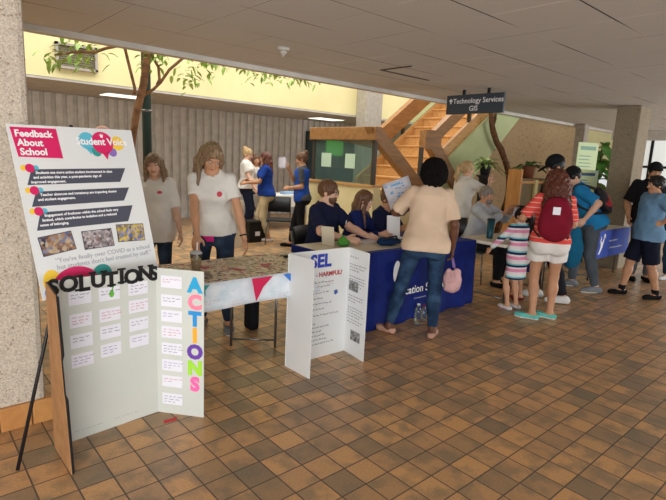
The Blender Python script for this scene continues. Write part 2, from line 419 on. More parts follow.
# ------------------------------------------------------------------ hanging sign
sg = thing('hanging_sign', 'dark grey hanging sign reading Technology Services GIS', 'sign', (6.3, 4.25, 2.3))
obj('panel', MB().bb((6.28, 3.775, 2.305), (6.32, 4.70, 2.57), bev=.004), mat('sign_slate', (58, 66, 76), .45), sg)
obj('bracket', MB().bb((6.285, 4.4, 2.57), (6.315, 4.44, 2.64)), M_dark, sg)
obj('bracket', MB().bb((6.285, 4.0, 2.57), (6.315, 4.04, 2.64)), M_dark, sg)
M_white = mat('sign_white', (228, 230, 232), .6)
obj('lettering', MB().text('Technology Services', (6.279, 4.18, 2.452), -Y, Z, .098, 'CENTER', .001), M_white, sg)
obj('lettering', MB().text('GIS', (6.279, 4.235, 2.345), -Y, Z, .098, 'CENTER', .001), M_white, sg)
b = MB(); b.poly((6.279, 4.66, 2.45), -Y, Z, [(0, .035), (.036, .075), (.072, .035), (.046, .035), (.046, 0), (.026, 0), (.026, .035)], .001)
obj('arrow', b, M_white, sg)

# ------------------------------------------------------------------ display poster on its easel
M_board = mat('white_board', (224, 225, 224), .45, (218, 220, 220), 2)
M_mag = mat('magenta_print', (214, 30, 98), .5)
M_slate = mat('slate_print', (74, 76, 90), .5)
M_cyan = mat('cyan_print', (92, 186, 210), .5)
M_teal = mat('teal_print', (44, 152, 146), .5)
M_ylw = mat('yellow_print', (242, 200, 60), .5)
M_blue = mat('blue_print', (60, 120, 206), .5)
M_prW = mat('white_print', (244, 244, 244), .5)
M_greyt = mat('grey_print', (160, 164, 170), .6)
M_black = mat('black_card', (16, 16, 18), .6)
M_ink = mat('ink_violet', (120, 90, 160), .6)
M_inkb = mat('ink_dark', (62, 62, 84), .6)
M_inkr = mat('ink_red', (200, 70, 90), .6)

PTL, PBL, PTR = Vector((.478, 3.085, 1.69)), Vector((.466, 2.835, .80)), Vector((1.165, 3.255, 1.705))
pu = (PTR-PTL).normalized(); pv0 = (PTL-PBL); pv = (pv0-pu*pv0.dot(pu)).normalized(); pn = pu.cross(pv)
PW, PH = (PTR-PTL).length, .92
PO = PTL-pv*PH            # lower left corner
es = thing('easel', 'thin black metal easel holding the feedback poster beside the concrete column', 'easel', (.8, 3.0, 0))
def pp(x, y, n=0): return PO+pu*x+pv*y+pn*n
lf, rf_ = Vector((.369, 2.69, 0)), Vector((1.27, 2.95, 0))
top = pp(PW/2, PH+.02, -.03)
obj('leg', MB().tube([lf, pp(.07, .0, -.02), top], .009), M_dark, es)
obj('leg', MB().tube([rf_, pp(PW-.07, .0, -.02), top], .009), M_dark, es)
obj('leg', MB().tube([(.78, 3.62, 0), top], .009), M_dark, es)
obj('ledge', MB().tube([pp(.02, -.02, .0), pp(PW-.02, -.02, .0)], .009).tube([pp(.1, -.02, 0), pp(.1, -.02, .03)], .006).tube([pp(PW-.1, -.02, 0), pp(PW-.1, -.02, .03)], .006), M_dark, es)
po = thing('feedback_poster', 'white poster headed Feedback About School standing on the easel', 'poster', tuple(PO))
obj('panel', MB().poly(PO, pu, pv, [(0, 0), (PW, 0), (PW, PH), (0, PH)], .008), M_board, po)
e = .0085
def pat(x, y, k=0): return pp(x, y, e+k*.0012)
sx_, sy_ = PW/480.0, PH/1.0
obj('title_block', MB().poly(pat(0, 0), pu, pv, [(.012, .905), (.245, .905), (.252, .742), (.026, .750)], .001), M_mag, po)
b = MB()
for i, t in enumerate(('Feedback', 'About', 'School')): b.text(t, pat(.028+.005*i, .856-.048*i, 1), pu, pv, .050, 'LEFT', .0016)
obj('lettering', b, M_prW, po)
# speech bubbles of the logo
lc = (.50, .835)
b = MB()
b.disc(pat(lc[0], lc[1], 1), pu, pv, .066, .001, 0).poly(pat(lc[0], lc[1], 1), pu, pv, [(-.012, -.06), (.03, -.055), (.012, -.10)], .001, 0)
b.disc(pat(lc[0]-.09, lc[1]+.01), pu, pv, .05, .001, 1).poly(pat(lc[0]-.09, lc[1]), pu, pv, [(-.02, -.03), (.02, -.03), (.01, -.07)], .001, 1)
b.disc(pat(lc[0]+.095, lc[1]), pu, pv, .042, .001, 2)
b.disc(pat(lc[0]-.045, lc[1]-.05), pu, pv, .03, .0006, 3).disc(pat(lc[0]+.055, lc[1]-.055), pu, pv, .026, .0006, 4)
obj('logo', b, [M_mag, M_cyan, M_ylw, M_teal, mat('lilac_print', (140, 110, 190), .5)], po)
obj('lettering', MB().text('Student Voice', pat(lc[0], lc[1]-.012, 3), pu, pv, .056, 'CENTER', .0016), M_prW, po)
b = MB().poly(pat(lc[0], lc[1]+.03, 3), pu, pv, [(-.004, 0), (.006, 0), (.012, .022), (.004, .014), (0, .026), (-.006, .014), (-.014, .02)], .001)
obj('flame_mark', b, M_prW, po)
paras = [("Students see more active student involvement in class", "and activities this year, a post-pandemic sign of", "improved engagement."),
         ("Teacher absences and transiency are impacting classes", "and student engagement.", ""),
         ("Engagement of freshmen within the school feels very", "limited, which contributes to isolation and a reduced", "sense of belonging.")]
for (y0, hh), tx in zip(((.602, .082), (.488, .078), (.362, .094)), paras):
    x0p = .040
    obj('text_banner', MB().poly(pat(0, y0), pu, pv, [(x0p, 0), (.565, 0), (.615, hh), (x0p+.035, hh)], .001), M_slate, po)
    b = MB()
    for i, t in enumerate(tx):
        if t: b.text(t, pat(.092-.016*i, y0+hh-.025-.0245*i, 1), pu, pv, .0198, 'LEFT', .0005)
    obj('lettering', b, M_prW, po)
    b = MB().disc(pat(.068, y0+hh+.006, 1), pu, pv, .023, .001, 0).disc(pat(.038, y0+hh+.008), pu, pv, .015, .001, 2).disc(pat(.098, y0+hh+.006), pu, pv, .015, .001, 1)
    obj('bubble', b, [M_mag, M_cyan, M_ylw], po)
def photo_mat(name, cols, sc):
    m = mat(name, cols[0], .5); g = NT(m)
    n = g.n('ShaderNodeTexVoronoi', i_Scale=sc); g.l(g.tc.outputs['Object'], n.inputs['Vector'])
    sp = g.n('ShaderNodeSeparateColor'); g.l(n.outputs['Color'], sp.inputs[0])
    g.l(g.ramp(sp.outputs[0], [(i/(len(cols)-1), lin(c)) for i, c in enumerate(cols)]), g.b.inputs['Base Color'])
    return m
phs = [photo_mat('print_dark_group', [(40, 44, 70), (150, 110, 80), (190, 170, 140), (60, 90, 150)], 55.0),
       photo_mat('print_hall_crowd', [(120, 90, 90), (200, 190, 190), (70, 60, 66), (160, 150, 150)], 70.0),
       photo_mat('print_blue_yellow_group', [(40, 90, 190), (220, 190, 70), (60, 60, 70), (190, 170, 150)], 60.0)]
for (x, y, r), pm in zip(((.045, .222, .10), (.268, .228, .0), (.475, .245, -.06)), phs):
    ru = (pu*math.cos(r)+pv*math.sin(r)); rv = (pv*math.cos(r)-pu*math.sin(r))
    p = obj('photo_print', MB().poly(pat(x, y), ru, rv, [(0, 0), (.18, 0), (.18, .105), (0, .105)], .001), M_inkb, po)
    obj('picture', MB().poly(pat(x, y, 1)+ru*.004+rv*.004, ru, rv, [(0, 0), (.172, 0), (.172, .097), (0, .097)], .001), pm, p)
obj('lettering', MB().text("\u201cYou've finally over COVID as a school", pat(.10, .182), pu, pv, .036, 'LEFT', 0), M_greyt, po)
obj('lettering', MB().text("but students don't feel trusted by staff.\u201d", pat(.10, .146), pu, pv, .036, 'LEFT', 0), M_greyt, po)
b = MB().disc(pat(.19, .055, 1), pu, pv, .125, .001, 0, .092)
b2 = [(-.1, -.02)]
obj('bubble', b.disc(pat(.345, .085), pu, pv, .055, .0008, 1, .05).disc(pat(.065, .085), pu, pv, .048, .0008, 2, .065).disc(pat(.035, .03), pu, pv, .02, .0008, 3, .03), [M_mag, M_teal, M_ylw, M_blue], po)

# ------------------------------------------------------------------ tri-fold board SOLUTIONS / ACTIONS
M_foam = mat('trifold_white', (214, 216, 208), .55, (208, 211, 204), 3)
M_kraft = mat('kraft_cardboard', (178, 132, 88), .8, (164, 118, 76), 14, .2, 120)
M_card = mat('index_card', (238, 237, 246), .6)
bd = thing('trifold_board', 'white tri-fold display board titled SOLUTIONS and ACTIONS standing on the tiles', 'display board', (.86, 2.75, 0))
BH = .915
A0, A1, B0, B1 = Vector((.567, 2.49, 0)), Vector((.562, 2.80, 0)), Vector((1.15, 2.854, 0)), Vector((1.342, 2.621, 0))
def panel(p, q, th=.006, h=BH, shape=None):
    d = (q-p); L = d.length; u = d/L
    return u, L
u0 = (A0-A1).normalized(); L0 = (A0-A1).length
ZW = Vector((-.034, 0, 1))
def wing(b, off, mi=0):
    prof = [(0, 0), (1, 0), (1, .40), (.96, .43), (.96, .60), (1, .63), (1, BH+.01), (0, BH)]
    fr = [b.bm.verts.new(A1+u0*(L0*a)+Vector((-.034*z*a, 0, z))+n0*off) for a, z in prof]
    bk = [b.bm.verts.new(A1+u0*(L0*a)+Vector((-.034*z*a, 0, z))+n0*(off-.004)) for a, z in prof]
    b.bm.faces.new(fr); b.bm.faces.new(bk[::-1])
    for k in range(8): b.bm.faces.new((bk[k], bk[(k+1) % 8], fr[(k+1) % 8], fr[k]))
    return b
n0 = u0.cross(Z)
sg0 = 1 if n0.x < 0 else -1
obj('left_wing', wing(MB(), .003*sg0), M_kraft, bd, 'brown cardboard back of the folded wing')
obj('left_wing_face', wing(MB(), -.003*sg0), M_black, bd, 'dark face of the folded wing')
obj('wing_edge', MB().poly(A0-n0*.001, Vector((1, .05, 0)), ZW, [(0, 0), (.011, .01), (.013, .40), (.004, .43), (.004, .60), (.013, .63), (.012, BH), (0, BH+.008)], .004), M_black, bd, 'dark cut edge of the folded wing')
u1 = (B0-A1).normalized(); L1 = (B0-A1).length; n1 = u1.cross(Z)
obj('centre_panel', MB().poly(A1, u1, Z, [(0, 0), (L1, 0), (L1, BH), (0, BH)], .006), M_foam, bd)
u2 = (B1-B0).normalized(); L2 = (B1-B0).length; n2 = u2.cross(Z)
obj('right_wing', MB().poly(B0, u2, Z, [(0, 0), (L2, 0), (L2, BH), (0, BH)], .006), M_foam, bd)
def scribble(b, o, u, v, w, lines, sp, mi=0, wd=.0022, seed=0, n=.0):
    r = random.Random(seed); nn = u.cross(v)
    for i in range(lines):
        x = 0; y = -i*sp; end = w*(1 if i < lines-1 else r.uniform(.4, .9))
        while x < end:
            L = r.uniform(.012, .03)
            pts = []
            k = max(3, int(L/.004))
            for j in range(k+1): pts.append((x+L*j/k, y+(r.uniform(-.25, .45)*sp*.62 if j % 2 else -.1*sp)))
            lo = [(a, c-wd/2) for a, c in pts]; hi = [(a, c+wd/2) for a, c in pts]
            for (a, c), (a2, c2), (a3, c3), (a4, c4) in zip(lo, lo[1:], hi[1:], hi):
                f = b.bm.faces.new([b.bm.verts.new(o+u*p+v*q+nn*.0004) for p, q in ((a, c), (a2, c2), (a3, c3), (a4, c4))]); f.material_index = mi
            x += L+r.uniform(.006, .012)
    return b
# cut-out title letters, slab serifs
def slab_letter(ch, o, u, v, s, wdt):
    b = MB(); b.text(ch, o, u, v, s*1.36, 'CENTER', s*.055, .004)
    k = s*.16
    if ch in 'LUTIN':
        ser = {'L': [(-.30, 0, .5), (-.30, .9, .5)], 'U': [(-.36, .9, .44), (.36, .9, .44)], 'T': [(0, 0, .55)], 'I': [(0, 0, .55), (0, .9, .55)], 'N': [(-.36, 0, .42), (-.36, .9, .36), (.36, .9, .42)]}[ch]
        for cx, cy, w in ser:
            b.poly(o+u*((cx-w/2)*s)+v*(cy*s), u, v, [(0, 0), (w*s, 0), (w*s, k*.8), (0, k*.8)], .004)
    return b
word = 'SOLUTIONS'; xs = [.03, .105, .18, .255, .325, .383, .443, .523, .593]
for i, ch in enumerate(word):
    o = A1+u1*(xs[i]-.0)+n1*.0075+Z*(BH-.075+(.012 if i % 2 else .004))
    if i >= 8:
        o = A1+u1*(.572)+n1*.0095+Z*(BH-.07)
    obj('cutout_letter', slab_letter(ch, o, u1, Z, .084, 1), M_black, bd, 'black letter %s of SOLUTIONS' % ch)
cols = [(40, 170, 222), (255, 140, 166), (40, 150, 220), (255, 178, 40), (110, 64, 170), (170, 232, 60), (255, 110, 180)]
for i, ch in enumerate('ACTIONS'):
    m = mat('letter_paper', cols[i], .6)
    o = B0+u2*(L2-.055)+n2*.0068+Z*(BH-.125-.103*i)
    b = MB().text(ch, o, u2, Z, .118, 'CENTER', .007, .002)
    obj('cutout_letter', b, m, bd, ('blue', 'pink', 'blue', 'orange', 'purple', 'lime green', 'pink')[i]+' letter %s of ACTIONS' % ch)
def cards(u, n, o, xsl, ys, cw, chh, par, inks, seed):
    k = seed
    for ci, x in enumerate(xsl):
        for y in ys[ci]:
            k += 1
            c = obj('index_card', MB().poly(o+u*x+Z*y+n*.0062, u, Z, [(0, 0), (cw, 0), (cw, chh), (0, chh)], .001), M_card, par)
            ink = inks[k % len(inks)]
            obj('handwriting', scribble(MB(), o+u*(x+.012)+Z*(y+chh-.02)+n*.0076, u, Z, cw-.03, random.Random(k).choice((2, 3)), .017, 0, .0026, k), ink, c)
cards(u1, n1, A1, (.10, .255, .42), ((.77, .645, .53, .42), (.765, .645, .545, .44), (.77, .665, .555, .455)), .115, .075, bd, (M_inkb, M_inkr, M_inkb, M_ink), 3)
cards(u2, n2, B0, (.035,), ((.80, .685, .59, .49, .385, .28, .175, .06),), .13, .072, bd, (M_ink, M_inkr, M_inkb), 30)
r = random.Random(4)
obj('scribbled_border', scribble(scribble(MB(), A1+u1*.1+Z*.05+n1*.0065, u1, Z, .2, 1, .012, 0, .0016, 5), A1+u1*.32+Z*.05+n1*.0065, u1, Z, .24, 1, .012, 0, .0016, 8), mat('ink_teal', (70, 150, 170), .6), bd)
b = MB().disc(A1+u1*.325+n1*.0068+Z*.80, u1, Z, .014, .001, 0, .02).poly(A1+u1*.325+n1*.0068+Z*.80, u1, Z, [(-.003, .01), (.003, .01), (.016, .045), (.008, .05)], .001)
obj('green_doodle', b, mat('ink_green', (110, 190, 70), .6), bd)
tag(obj('paper_scrap', MB().poly((1.12, 2.69, .001), Vector((.9, -.15, 0)), Vector((.15, .9, 0)), [(0, 0), (.075, .006), (.085, .035), (.004, .032)], .002), mat('scrap_red', (200, 40, 44), .6)), 'small red paper scrap on the tiles below the ACTIONS wing', 'paper')

# ------------------------------------------------------------------ SEL tri-fold board
sel = thing('trifold_board', 'white scallop-edged tri-fold board with blue SEL heading in front of the blue table', 'display board', (2.5, 2.85, 0))
C0, C1, D0, D1 = Vector((2.203, 2.669, 0)), Vector((2.196, 2.958, 0)), Vector((2.80, 2.942, 0)), Vector((2.757, 2.666, 0))
def scallop(L, h, n1_, n2_, a=.005):
    pts = []
    for (p, q, k) in (((0, 0), (L, 0), n1_), ((L, 0), (L, h), n2_), ((L, h), (0, h), n1_), ((0, h), (0, 0), n2_)):
        dx, dy = q[0]-p[0], q[1]-p[1]; ll = math.hypot(dx, dy); ox, oy = dy/ll, -dx/ll
        for i in range(k*4):
            t = i/(k*4); w = a*abs(math.sin(PI*t*k))
            pts.append((p[0]+dx*t+ox*w, p[1]+dy*t+oy*w))
    return pts
for nm, p, q in (('left_wing', C1, C0), ('centre_panel', C1, D0), ('right_wing', D0, D1)):
    u = (q-p).normalized(); L = (q-p).length
    obj(nm, MB().poly(p, u, Z, scallop(L, .885, max(6, int(L/.02)), 40), -.005 if nm == 'left_wing' else .005), M_board, sel)
u3 = (D0-C1).normalized(); n3 = u3.cross(Z); u4 = (D1-D0).normalized(); n4 = u4.cross(Z)
M_selb = mat('marker_blue', (44, 66, 176), .6); M_selr = mat('marker_red', (176, 44, 44), .6)
obj('lettering', MB().text('SEL', C1+u3*.205+Z*.755+n3*.006, u3, Z, .142, 'LEFT', .006, .001), M_selb, sel, 'blue heading SEL')
obj('lettering', MB().text('- HARMFUL?', C1+u3*.262+Z*.675+n3*.006, u3, Z, .050, 'LEFT', .0018, .001), M_selr, sel, 'red word HARMFUL')
b = MB()
for i, (y, w, x) in enumerate(((.63, .42, .10), (.595, .36, .12), (.545, .22, .12), (.50, .18, .12), (.455, .24, .12), (.41, .3, .12), (.36, .40, .10), (.29, .3, .06), (.26, .42, .06), (.225, .44, .06), (.19, .42, .06), (.155, .36, .08), (.12, .3, .1))):
    obj('handwriting', scribble(MB(), C1+u3*(x+.09)+Z*y+n3*.0055, u3, Z, min(w, .36), 1, .036, 0, .0056, 50+i), M_inkb, sel)
def star(b, o, u, v, R, mi=0):
    pts = [((R if i % 2 == 0 else R*.6)*math.cos(PI*i/6+PI/2), (R if i % 2 == 0 else R*.6)*math.sin(PI*i/6+PI/2)) for i in range(12)]
    return b.poly(o, u, v, pts, .001, mi)
b = star(MB(), C1+u3*.475+Z*.53+n3*.006, u3, Z, .026); star(b, C1+u3*.07+Z*.085+n3*.006, u3, Z, .026)
obj('star_doodle', b, mat('ink_navy_star', (50, 90, 160), .6), sel)
for i, (y, k) in enumerate(((.82, 1), (.76, 3), (.66, 4), (.50, 3), (.40, 4), (.30, 2))):
    obj('handwriting', scribble(MB(), D0+u4*.03+Z*y+n4*.0055, u4, Z, .20, k, .024, 0, .005, 80+i), M_inkb, sel)
for y, x in ((.54, .03), (.13, .09)):
    obj('photo_print', MB().poly(D0+u4*x+Z*y+n4*.006, u4, Z, [(0, 0), (.13, 0), (.13, .085), (0, .085)], .001), photo_mat('print_grey_group', [(40, 40, 44), (160, 160, 160), (90, 96, 90)], 60.0), sel)

# ------------------------------------------------------------------ tables
M_pale = mat('pale_laminate', (222, 214, 198), .45, (214, 206, 190), 3)
M_steel = mat('grey_steel', (120, 118, 116), .35, metal=.8)
def folding_table(label, x0, x1, y0, y1, top=M_pale, zt=.74, legs=None):
    t = thing('folding_table', label, 'table', ((x0+x1)/2, (y0+y1)/2, 0))
    obj('tabletop', MB().bb((x0, y0, zt-.04), (x1, y1, zt), bev=.012), top, t)
    legs = legs or [(x0+.22, y0+.08), (x0+.22, y1-.08), (x1-.22, y0+.08), (x1-.22, y1-.08)]
    for (x, y) in legs: obj('leg', MB().tube([(x, y, 0), (x, y, zt-.04)], .011, 8), M_steel, t)
    for i in (0, 2):
        a, c = legs[i], legs[i+1]
        obj('brace', MB().tube([(a[0], a[1], .06), (c[0], c[1], .06)], .009, 8), M_steel, t)
    return t
folding_table('pale folding table carrying the colourful map behind the SOLUTIONS board', 1.1, 2.72, 2.97, 3.66, legs=[(1.4, 3.10), (1.4, 3.52), (2.36, 3.33), (2.07, 3.56)])
def map_mat():
    m = mat('printed_map', (200, 180, 150), .5); g = NT(m)
    n0_ = g.n('ShaderNodeTexNoise', i_Scale=3.5, i_Detail=3.0); g.l(g.tc.outputs['Object'], n0_.inputs['Vector'])
    v = g.n('ShaderNodeTexVoronoi', i_Scale=40.0)
    ad = g.n('ShaderNodeVectorMath', operation='MULTIPLY_ADD'); g.l(n0_.outputs['Color'], ad.inputs[0]); ad.inputs[1].default_value = (.3, .3, .3); g.l(g.tc.outputs['Object'], ad.inputs[2]); g.l(ad.outputs[0], v.inputs['Vector'])
    sp = g.n('ShaderNodeSeparateColor'); g.l(v.outputs['Color'], sp.inputs[0])
    c = g.ramp(sp.outputs[0], [(0, lin((196, 64, 92))), (.14, lin((232, 224, 210))), (.42, lin((216, 200, 160))), (.6, lin((170, 168, 130))), (.70, lin((232, 226, 216))), (.93, lin((92, 70, 66)))])
    sx2 = g.n('ShaderNodeSeparateXYZ'); g.l(g.tc.outputs['Object'], sx2.inputs[0])
    big = g.n('ShaderNodeTexNoise', i_Scale=5.0, i_Detail=2.0); g.l(g.tc.outputs['Object'], big.inputs['Vector'])
    red = g.ramp(big.outputs['Fac'], [(.60, (0, 0, 0, 1)), (.64, (1, 1, 1, 1))])
    c = g.mix(red, c, lin((170, 40, 76)))
    gg = g.n('ShaderNodeTexNoise', noise_dimensions='4D', i_Scale=4.0, i_Detail=2.0, i_W=3.0); g.l(g.tc.outputs['Object'], gg.inputs['Vector'])
    gr = g.ramp(gg.outputs['Fac'], [(.60, (0, 0, 0, 1)), (.66, (.6, .6, .6, 1))])
    c = g.mix(gr, c, lin((170, 170, 130)))
    g.l(c, g.b.inputs['Base Color'])
    return m
mp = thing('printed_banner', 'colourful printed map sheet draped over the front table with star pattern', 'banner', (1.9, 3.3, .745))
obj('map_sheet', MB().bb((1.12, 2.965, .741), (2.70, 3.62, .744)), map_mat(), mp)
b = MB(); n = 40
def drop(x, z): return Vector((x, 2.958-.012*math.sin(x*9)*(.744-z)/.18-.02*(.744-z)/.18, z))
for i in range(n):
    xa, xb = 1.12+1.58*i/n, 1.12+1.58*(i+1)/n
    for k in range(4):
        za, zb = .744-.185*k/4, .744-.185*(k+1)/4
        f = b.bm.faces.new([b.bm.verts.new(drop(xa, za)), b.bm.verts.new(drop(xa, zb)), b.bm.verts.new(drop(xb, zb)), b.bm.verts.new(drop(xb, za))]); f.smooth = True
bmesh.ops.remove_doubles(b.bm, verts=b.bm.verts, dist=1e-5)
bmesh.ops.solidify(b.bm, geom=b.bm.faces[:], thickness=.002)
obj('front_drop', b, mat('signed_paper', (226, 232, 238), .55, (206, 220, 230), 14), mp)
for (xa, w, h, m, lean_) in ((1.47, .06, .08, M_teal, .4), (1.86, .16, .17, mat('crimson_print', (206, 34, 84), .5), -.35), (2.13, .22, .11, M_blue, .25)):
    y = 2.925
    obj('star_print', MB().poly((xa, y, .742), X, Z, [(0, 0), (w*.42+lean_*w*.5, -h), (w*.6, -h*.42), (w*1.1, 0)], .002), m, mp)
b = MB()
for i, (x, z, c) in enumerate(((1.5, .63, 0), (1.62, .68, 1), (1.7, .60, 0), (2.02, .62, 1), (2.1, .60, 0), (2.3, .67, 1), (2.4, .62, 0), (2.5, .69, 1), (2.55, .63, 0), (2.38, .71, 1))):
    scribble(b, Vector((x, 2.922, z)), X, Z, .09, 2, .018, c, .0016, 130+i)
obj('signatures', b, [M_inkr, M_cyan], mp)
# things on the map table
cup = thing('iced_coffee_cup', 'clear plastic cup of iced coffee with straw on the map table', 'cup', (1.64, 3.33, .744))
obj('cup_wall', MB().lathe((1.64, 3.33, .746), [(.028, 0), (.031, .01), (.042, .125)], 24), M_glass, cup)
obj('drink', MB().lathe((1.64, 3.33, .749), [(.025, 0), (.028, .01), (.034, .075)], 20), mat('iced_coffee', (196, 150, 106), .3), cup)
obj('lid', MB().lathe((1.64, 3.33, .871), [(.045, 0), (.045, .006), (.036, .018), (.01, .02)], 24), mat('clear_lid', (226, 230, 232), .2, trans=.5), cup)
obj('straw', MB().tube([(1.645, 3.335, .76), (1.655, 3.34, .95)], .004, 8), M_prW, cup)
tag(obj('sunglasses', MB().ball((2.50, 3.40, .757), (.03, .02, .012)).ball((2.57, 3.38, .757), (.03, .02, .012)).tube([(2.52, 3.395, .765), (2.55, 3.385, .765)], .003).tube([(2.475, 3.40, .765), (2.49, 3.48, .752)], .003).tube([(2.595, 3.38, .765), (2.61, 3.46, .752)], .003), M_black), 'black sunglasses lying on the map table near the SEL board', 'sunglasses')
tag(obj('photo_board', MB().box((1.52, 3.19, .751), (.30, .17, .012), rz=-.35, bev=.003), [photo_mat('dark_collage', [(60, 52, 50), (150, 130, 120), (96, 80, 76)], 40.0)]), 'dark framed photo collage lying on the map table beside the iced coffee', 'photo board')

# blue table and its cloth
folding_table('pale-topped folding table under the navy Education Services cloth', 2.95, 5.0, 3.2, 3.92)
M_navy = mat('navy_cloth', (28, 54, 156), .75, (22, 44, 136), 6, .15, 200)
tc_ = thing('tablecloth', 'navy cloth with white Education Services lettering hanging over the blue table', 'tablecloth', (4.0, 3.2, 0))
b = MB()
path = [(2.93, 3.9), (2.93, 3.18), (5.02, 3.18), (5.02, 3.93)]
pl = []
for (p, q) in zip(path, path[1:]):
    L = math.hypot(q[0]-p[0], q[1]-p[1]); k = int(L/.03)
    for i in range(k): pl.append((p[0]+(q[0]-p[0])*i/k, p[1]+(q[1]-p[1])*i/k, (q[1]-p[1])/L, -(q[0]-p[0])/L))
pl.append((5.02, 3.93, 1, 0))
zs = [.752, .74, .66, .5, .34, .18, .012]
rows = []
dist = 0
for j, z in enumerate(zs):
    t = (.752-z)/.74
    rows.append([b.bm.verts.new((x+nx*(.004+.03*t+.022*t*math.sin(i*.55+.8*math.sin(i*.21))), y+ny*(.004+.03*t+.022*t*math.sin(i*.55+.8*math.sin(i*.21))), z)) for i, (x, y, nx, ny) in enumerate(pl)])
for ra, rb in zip(rows, rows[1:]):
    for i in range(len(pl)-1):
        f = b.bm.faces.new((ra[i], ra[i+1], rb[i+1], rb[i])); f.smooth = True
bmesh.ops.solidify(b.bm, geom=b.bm.faces[:], thickness=.003)
obj('skirt', b, M_navy, tc_)
obj('top_cloth', MB().bb((2.93, 3.18, .7405), (5.02, 3.26, .7525), bev=.003).bb((4.25, 3.26, .7405), (5.02, 3.93, .7525), bev=.003), M_navy, tc_)
obj('lettering', MB().text('Education Services', (4.03, 3.128, .30), X, Z, .115, 'CENTER', .001, .001), M_prW, tc_)
b = scribble(MB(), Vector((3.92, 3.128, .24)), X, Z, .28, 1, .03, 0, .005, 9)
obj('script_line', b, M_prW, tc_)
b = MB().disc((3.62, 3.125, .55), X, Z, .05, .001, 0, .11, 20)
obj('emblem', b, M_prW, tc_, 'white emblem on the cloth')

# third table
folding_table('grey-white bare-topped table in front of the seated grey-haired man', 5.12, 6.5, 2.86, 3.46)
# banner table on the right
folding_table('folding table behind the hanging blue banner near the concrete pillar', 7.45, 8.85, 2.85, 3.42)
bn = thing('table_banner', 'royal blue banner with white figure logo hanging from the far right table', 'banner', (8.2, 2.84, .34))
obj('cloth', MB().bb((7.5, 2.832, .34), (8.82, 2.842, .745)), mat('royal_blue_cloth', (36, 72, 176), .7), bn)
b = MB()
b.poly((7.66, 2.8315, .40), X, Z, [(0, 0), (.05, 0), (.13, .10), (.19, .30), (.10, .17), (.05, .2), (.06, .10)], .001).disc((7.83, 2.8315, .66), X, Z, .035, .001)
b.poly((7.66, 2.8315, .40), X, Z, [(.02, .16), (.07, .22), (.05, .27)], .001)
obj('figure_logo', b, M_prW, bn)
obj('script_line', scribble(scribble(MB(), Vector((8.02, 2.8312, .58)), X, Z, .62, 1, .05, 0, .014, 21), Vector((8.05, 2.8312, .47)), X, Z, .56, 1, .05, 0, .014, 22), M_prW, bn)
# far white-covered table by the ribbed wall
t = folding_table('far white-covered table by the ribbed wall behind the black chair', 5.9, 7.3, 8.9, 9.6)
tag(obj('tablecloth', MB().bb((5.87, 8.87, .741), (7.33, 9.63, .75)).bb((5.87, 8.86, .50), (7.33, 8.875, .75)).bb((5.86, 8.86, .5), (5.872, 9.63, .75)), mat('white_cloth', (226, 224, 216), .8)), 'white cloth over the far table by the ribbed wall', 'tablecloth')
tag(obj('blue_box', MB().box((6.75, 9.2, .78), (.3, .2, .06), bev=.01), mat('pale_blue_box', (150, 180, 214), .6)), 'pale blue box on the far white-covered table', 'box')

# ------------------------------------------------------------------ people: smooth fields meshed by surface nets
F32 = np.float32
def V3(*a): return np.array(a, float)
def nrm(v): v = np.asarray(v, float); return v/max(1e-9, np.linalg.norm(v))
def rc(a, b, ra, rb, flat=0):            # tapered limb; flat=1 cuts the far end square, 2 both
    a = np.asarray(a, float); b = np.asarray(b, float); m = max(ra, rb)
    ab = b-a; L2 = float(ab@ab)+1e-12; dr = ab/math.sqrt(L2)
    def fn(x, y, z):
        px, py, pz = x-F32(a[0]), y-F32(a[1]), z-F32(a[2])
        t = np.clip((px*F32(ab[0])+py*F32(ab[1])+pz*F32(ab[2]))/F32(L2), 0, 1)
        d = np.sqrt((px-t*F32(ab[0]))**2+(py-t*F32(ab[1]))**2+(pz-t*F32(ab[2]))**2)-(F32(ra)+t*F32(rb-ra))
        if flat:
            q = (px*F32(dr[0])+py*F32(dr[1])+pz*F32(dr[2]))
            d = np.maximum(d, q-F32(math.sqrt(L2)))
            if flat == 2: d = np.maximum(d, -q)
        return d
    return fn, np.minimum(a, b)-m, np.maximum(a, b)+m
def el(c, r, R=None):
    c = np.asarray(c, float); R = np.eye(3) if R is None else np.asarray(R, float); m = max(r)
    def fn(x, y, z):
        px, py, pz = x-F32(c[0]), y-F32(c[1]), z-F32(c[2])
        q = [(px*F32(R[i, 0])+py*F32(R[i, 1])+pz*F32(R[i, 2])) for i in range(3)]
        k0 = np.sqrt(sum((q[i]/F32(r[i]))**2 for i in range(3))); k1 = np.sqrt(sum((q[i]/F32(r[i]**2))**2 for i in range(3)))+1e-6
        return k0*(k0-1)/k1
    return fn, c-m, c+m
def sweep(o, R, tab, z0, z1):            # elliptical sections along the spine; tab rows: z, half width, half depth, forward shift
    o = np.asarray(o, float); R = np.asarray(R, float); T = np.array(tab, float)
    m = max(T[:, 1].max(), T[:, 2].max()+abs(T[:, 3]).max())+.02
    cs = np.array([o+R[2]*z for z in (z0, z1)])
    def fn(x, y, z):
        px, py, pz = x-F32(o[0]), y-F32(o[1]), z-F32(o[2])
        q = [(px*F32(R[i, 0])+py*F32(R[i, 1])+pz*F32(R[i, 2])) for i in range(3)]
        a, b, c = (np.interp(q[2], T[:, 0], T[:, i]).astype(F32) for i in (1, 2, 3))
        d = (np.sqrt((q[0]/a)**2+((q[1]-c)/b)**2)-1)*np.minimum(a, b)
        return np.maximum(np.maximum(d, F32(z0)-q[2]), q[2]-F32(z1))
    return fn, cs.min(0)-m, cs.max(0)+m
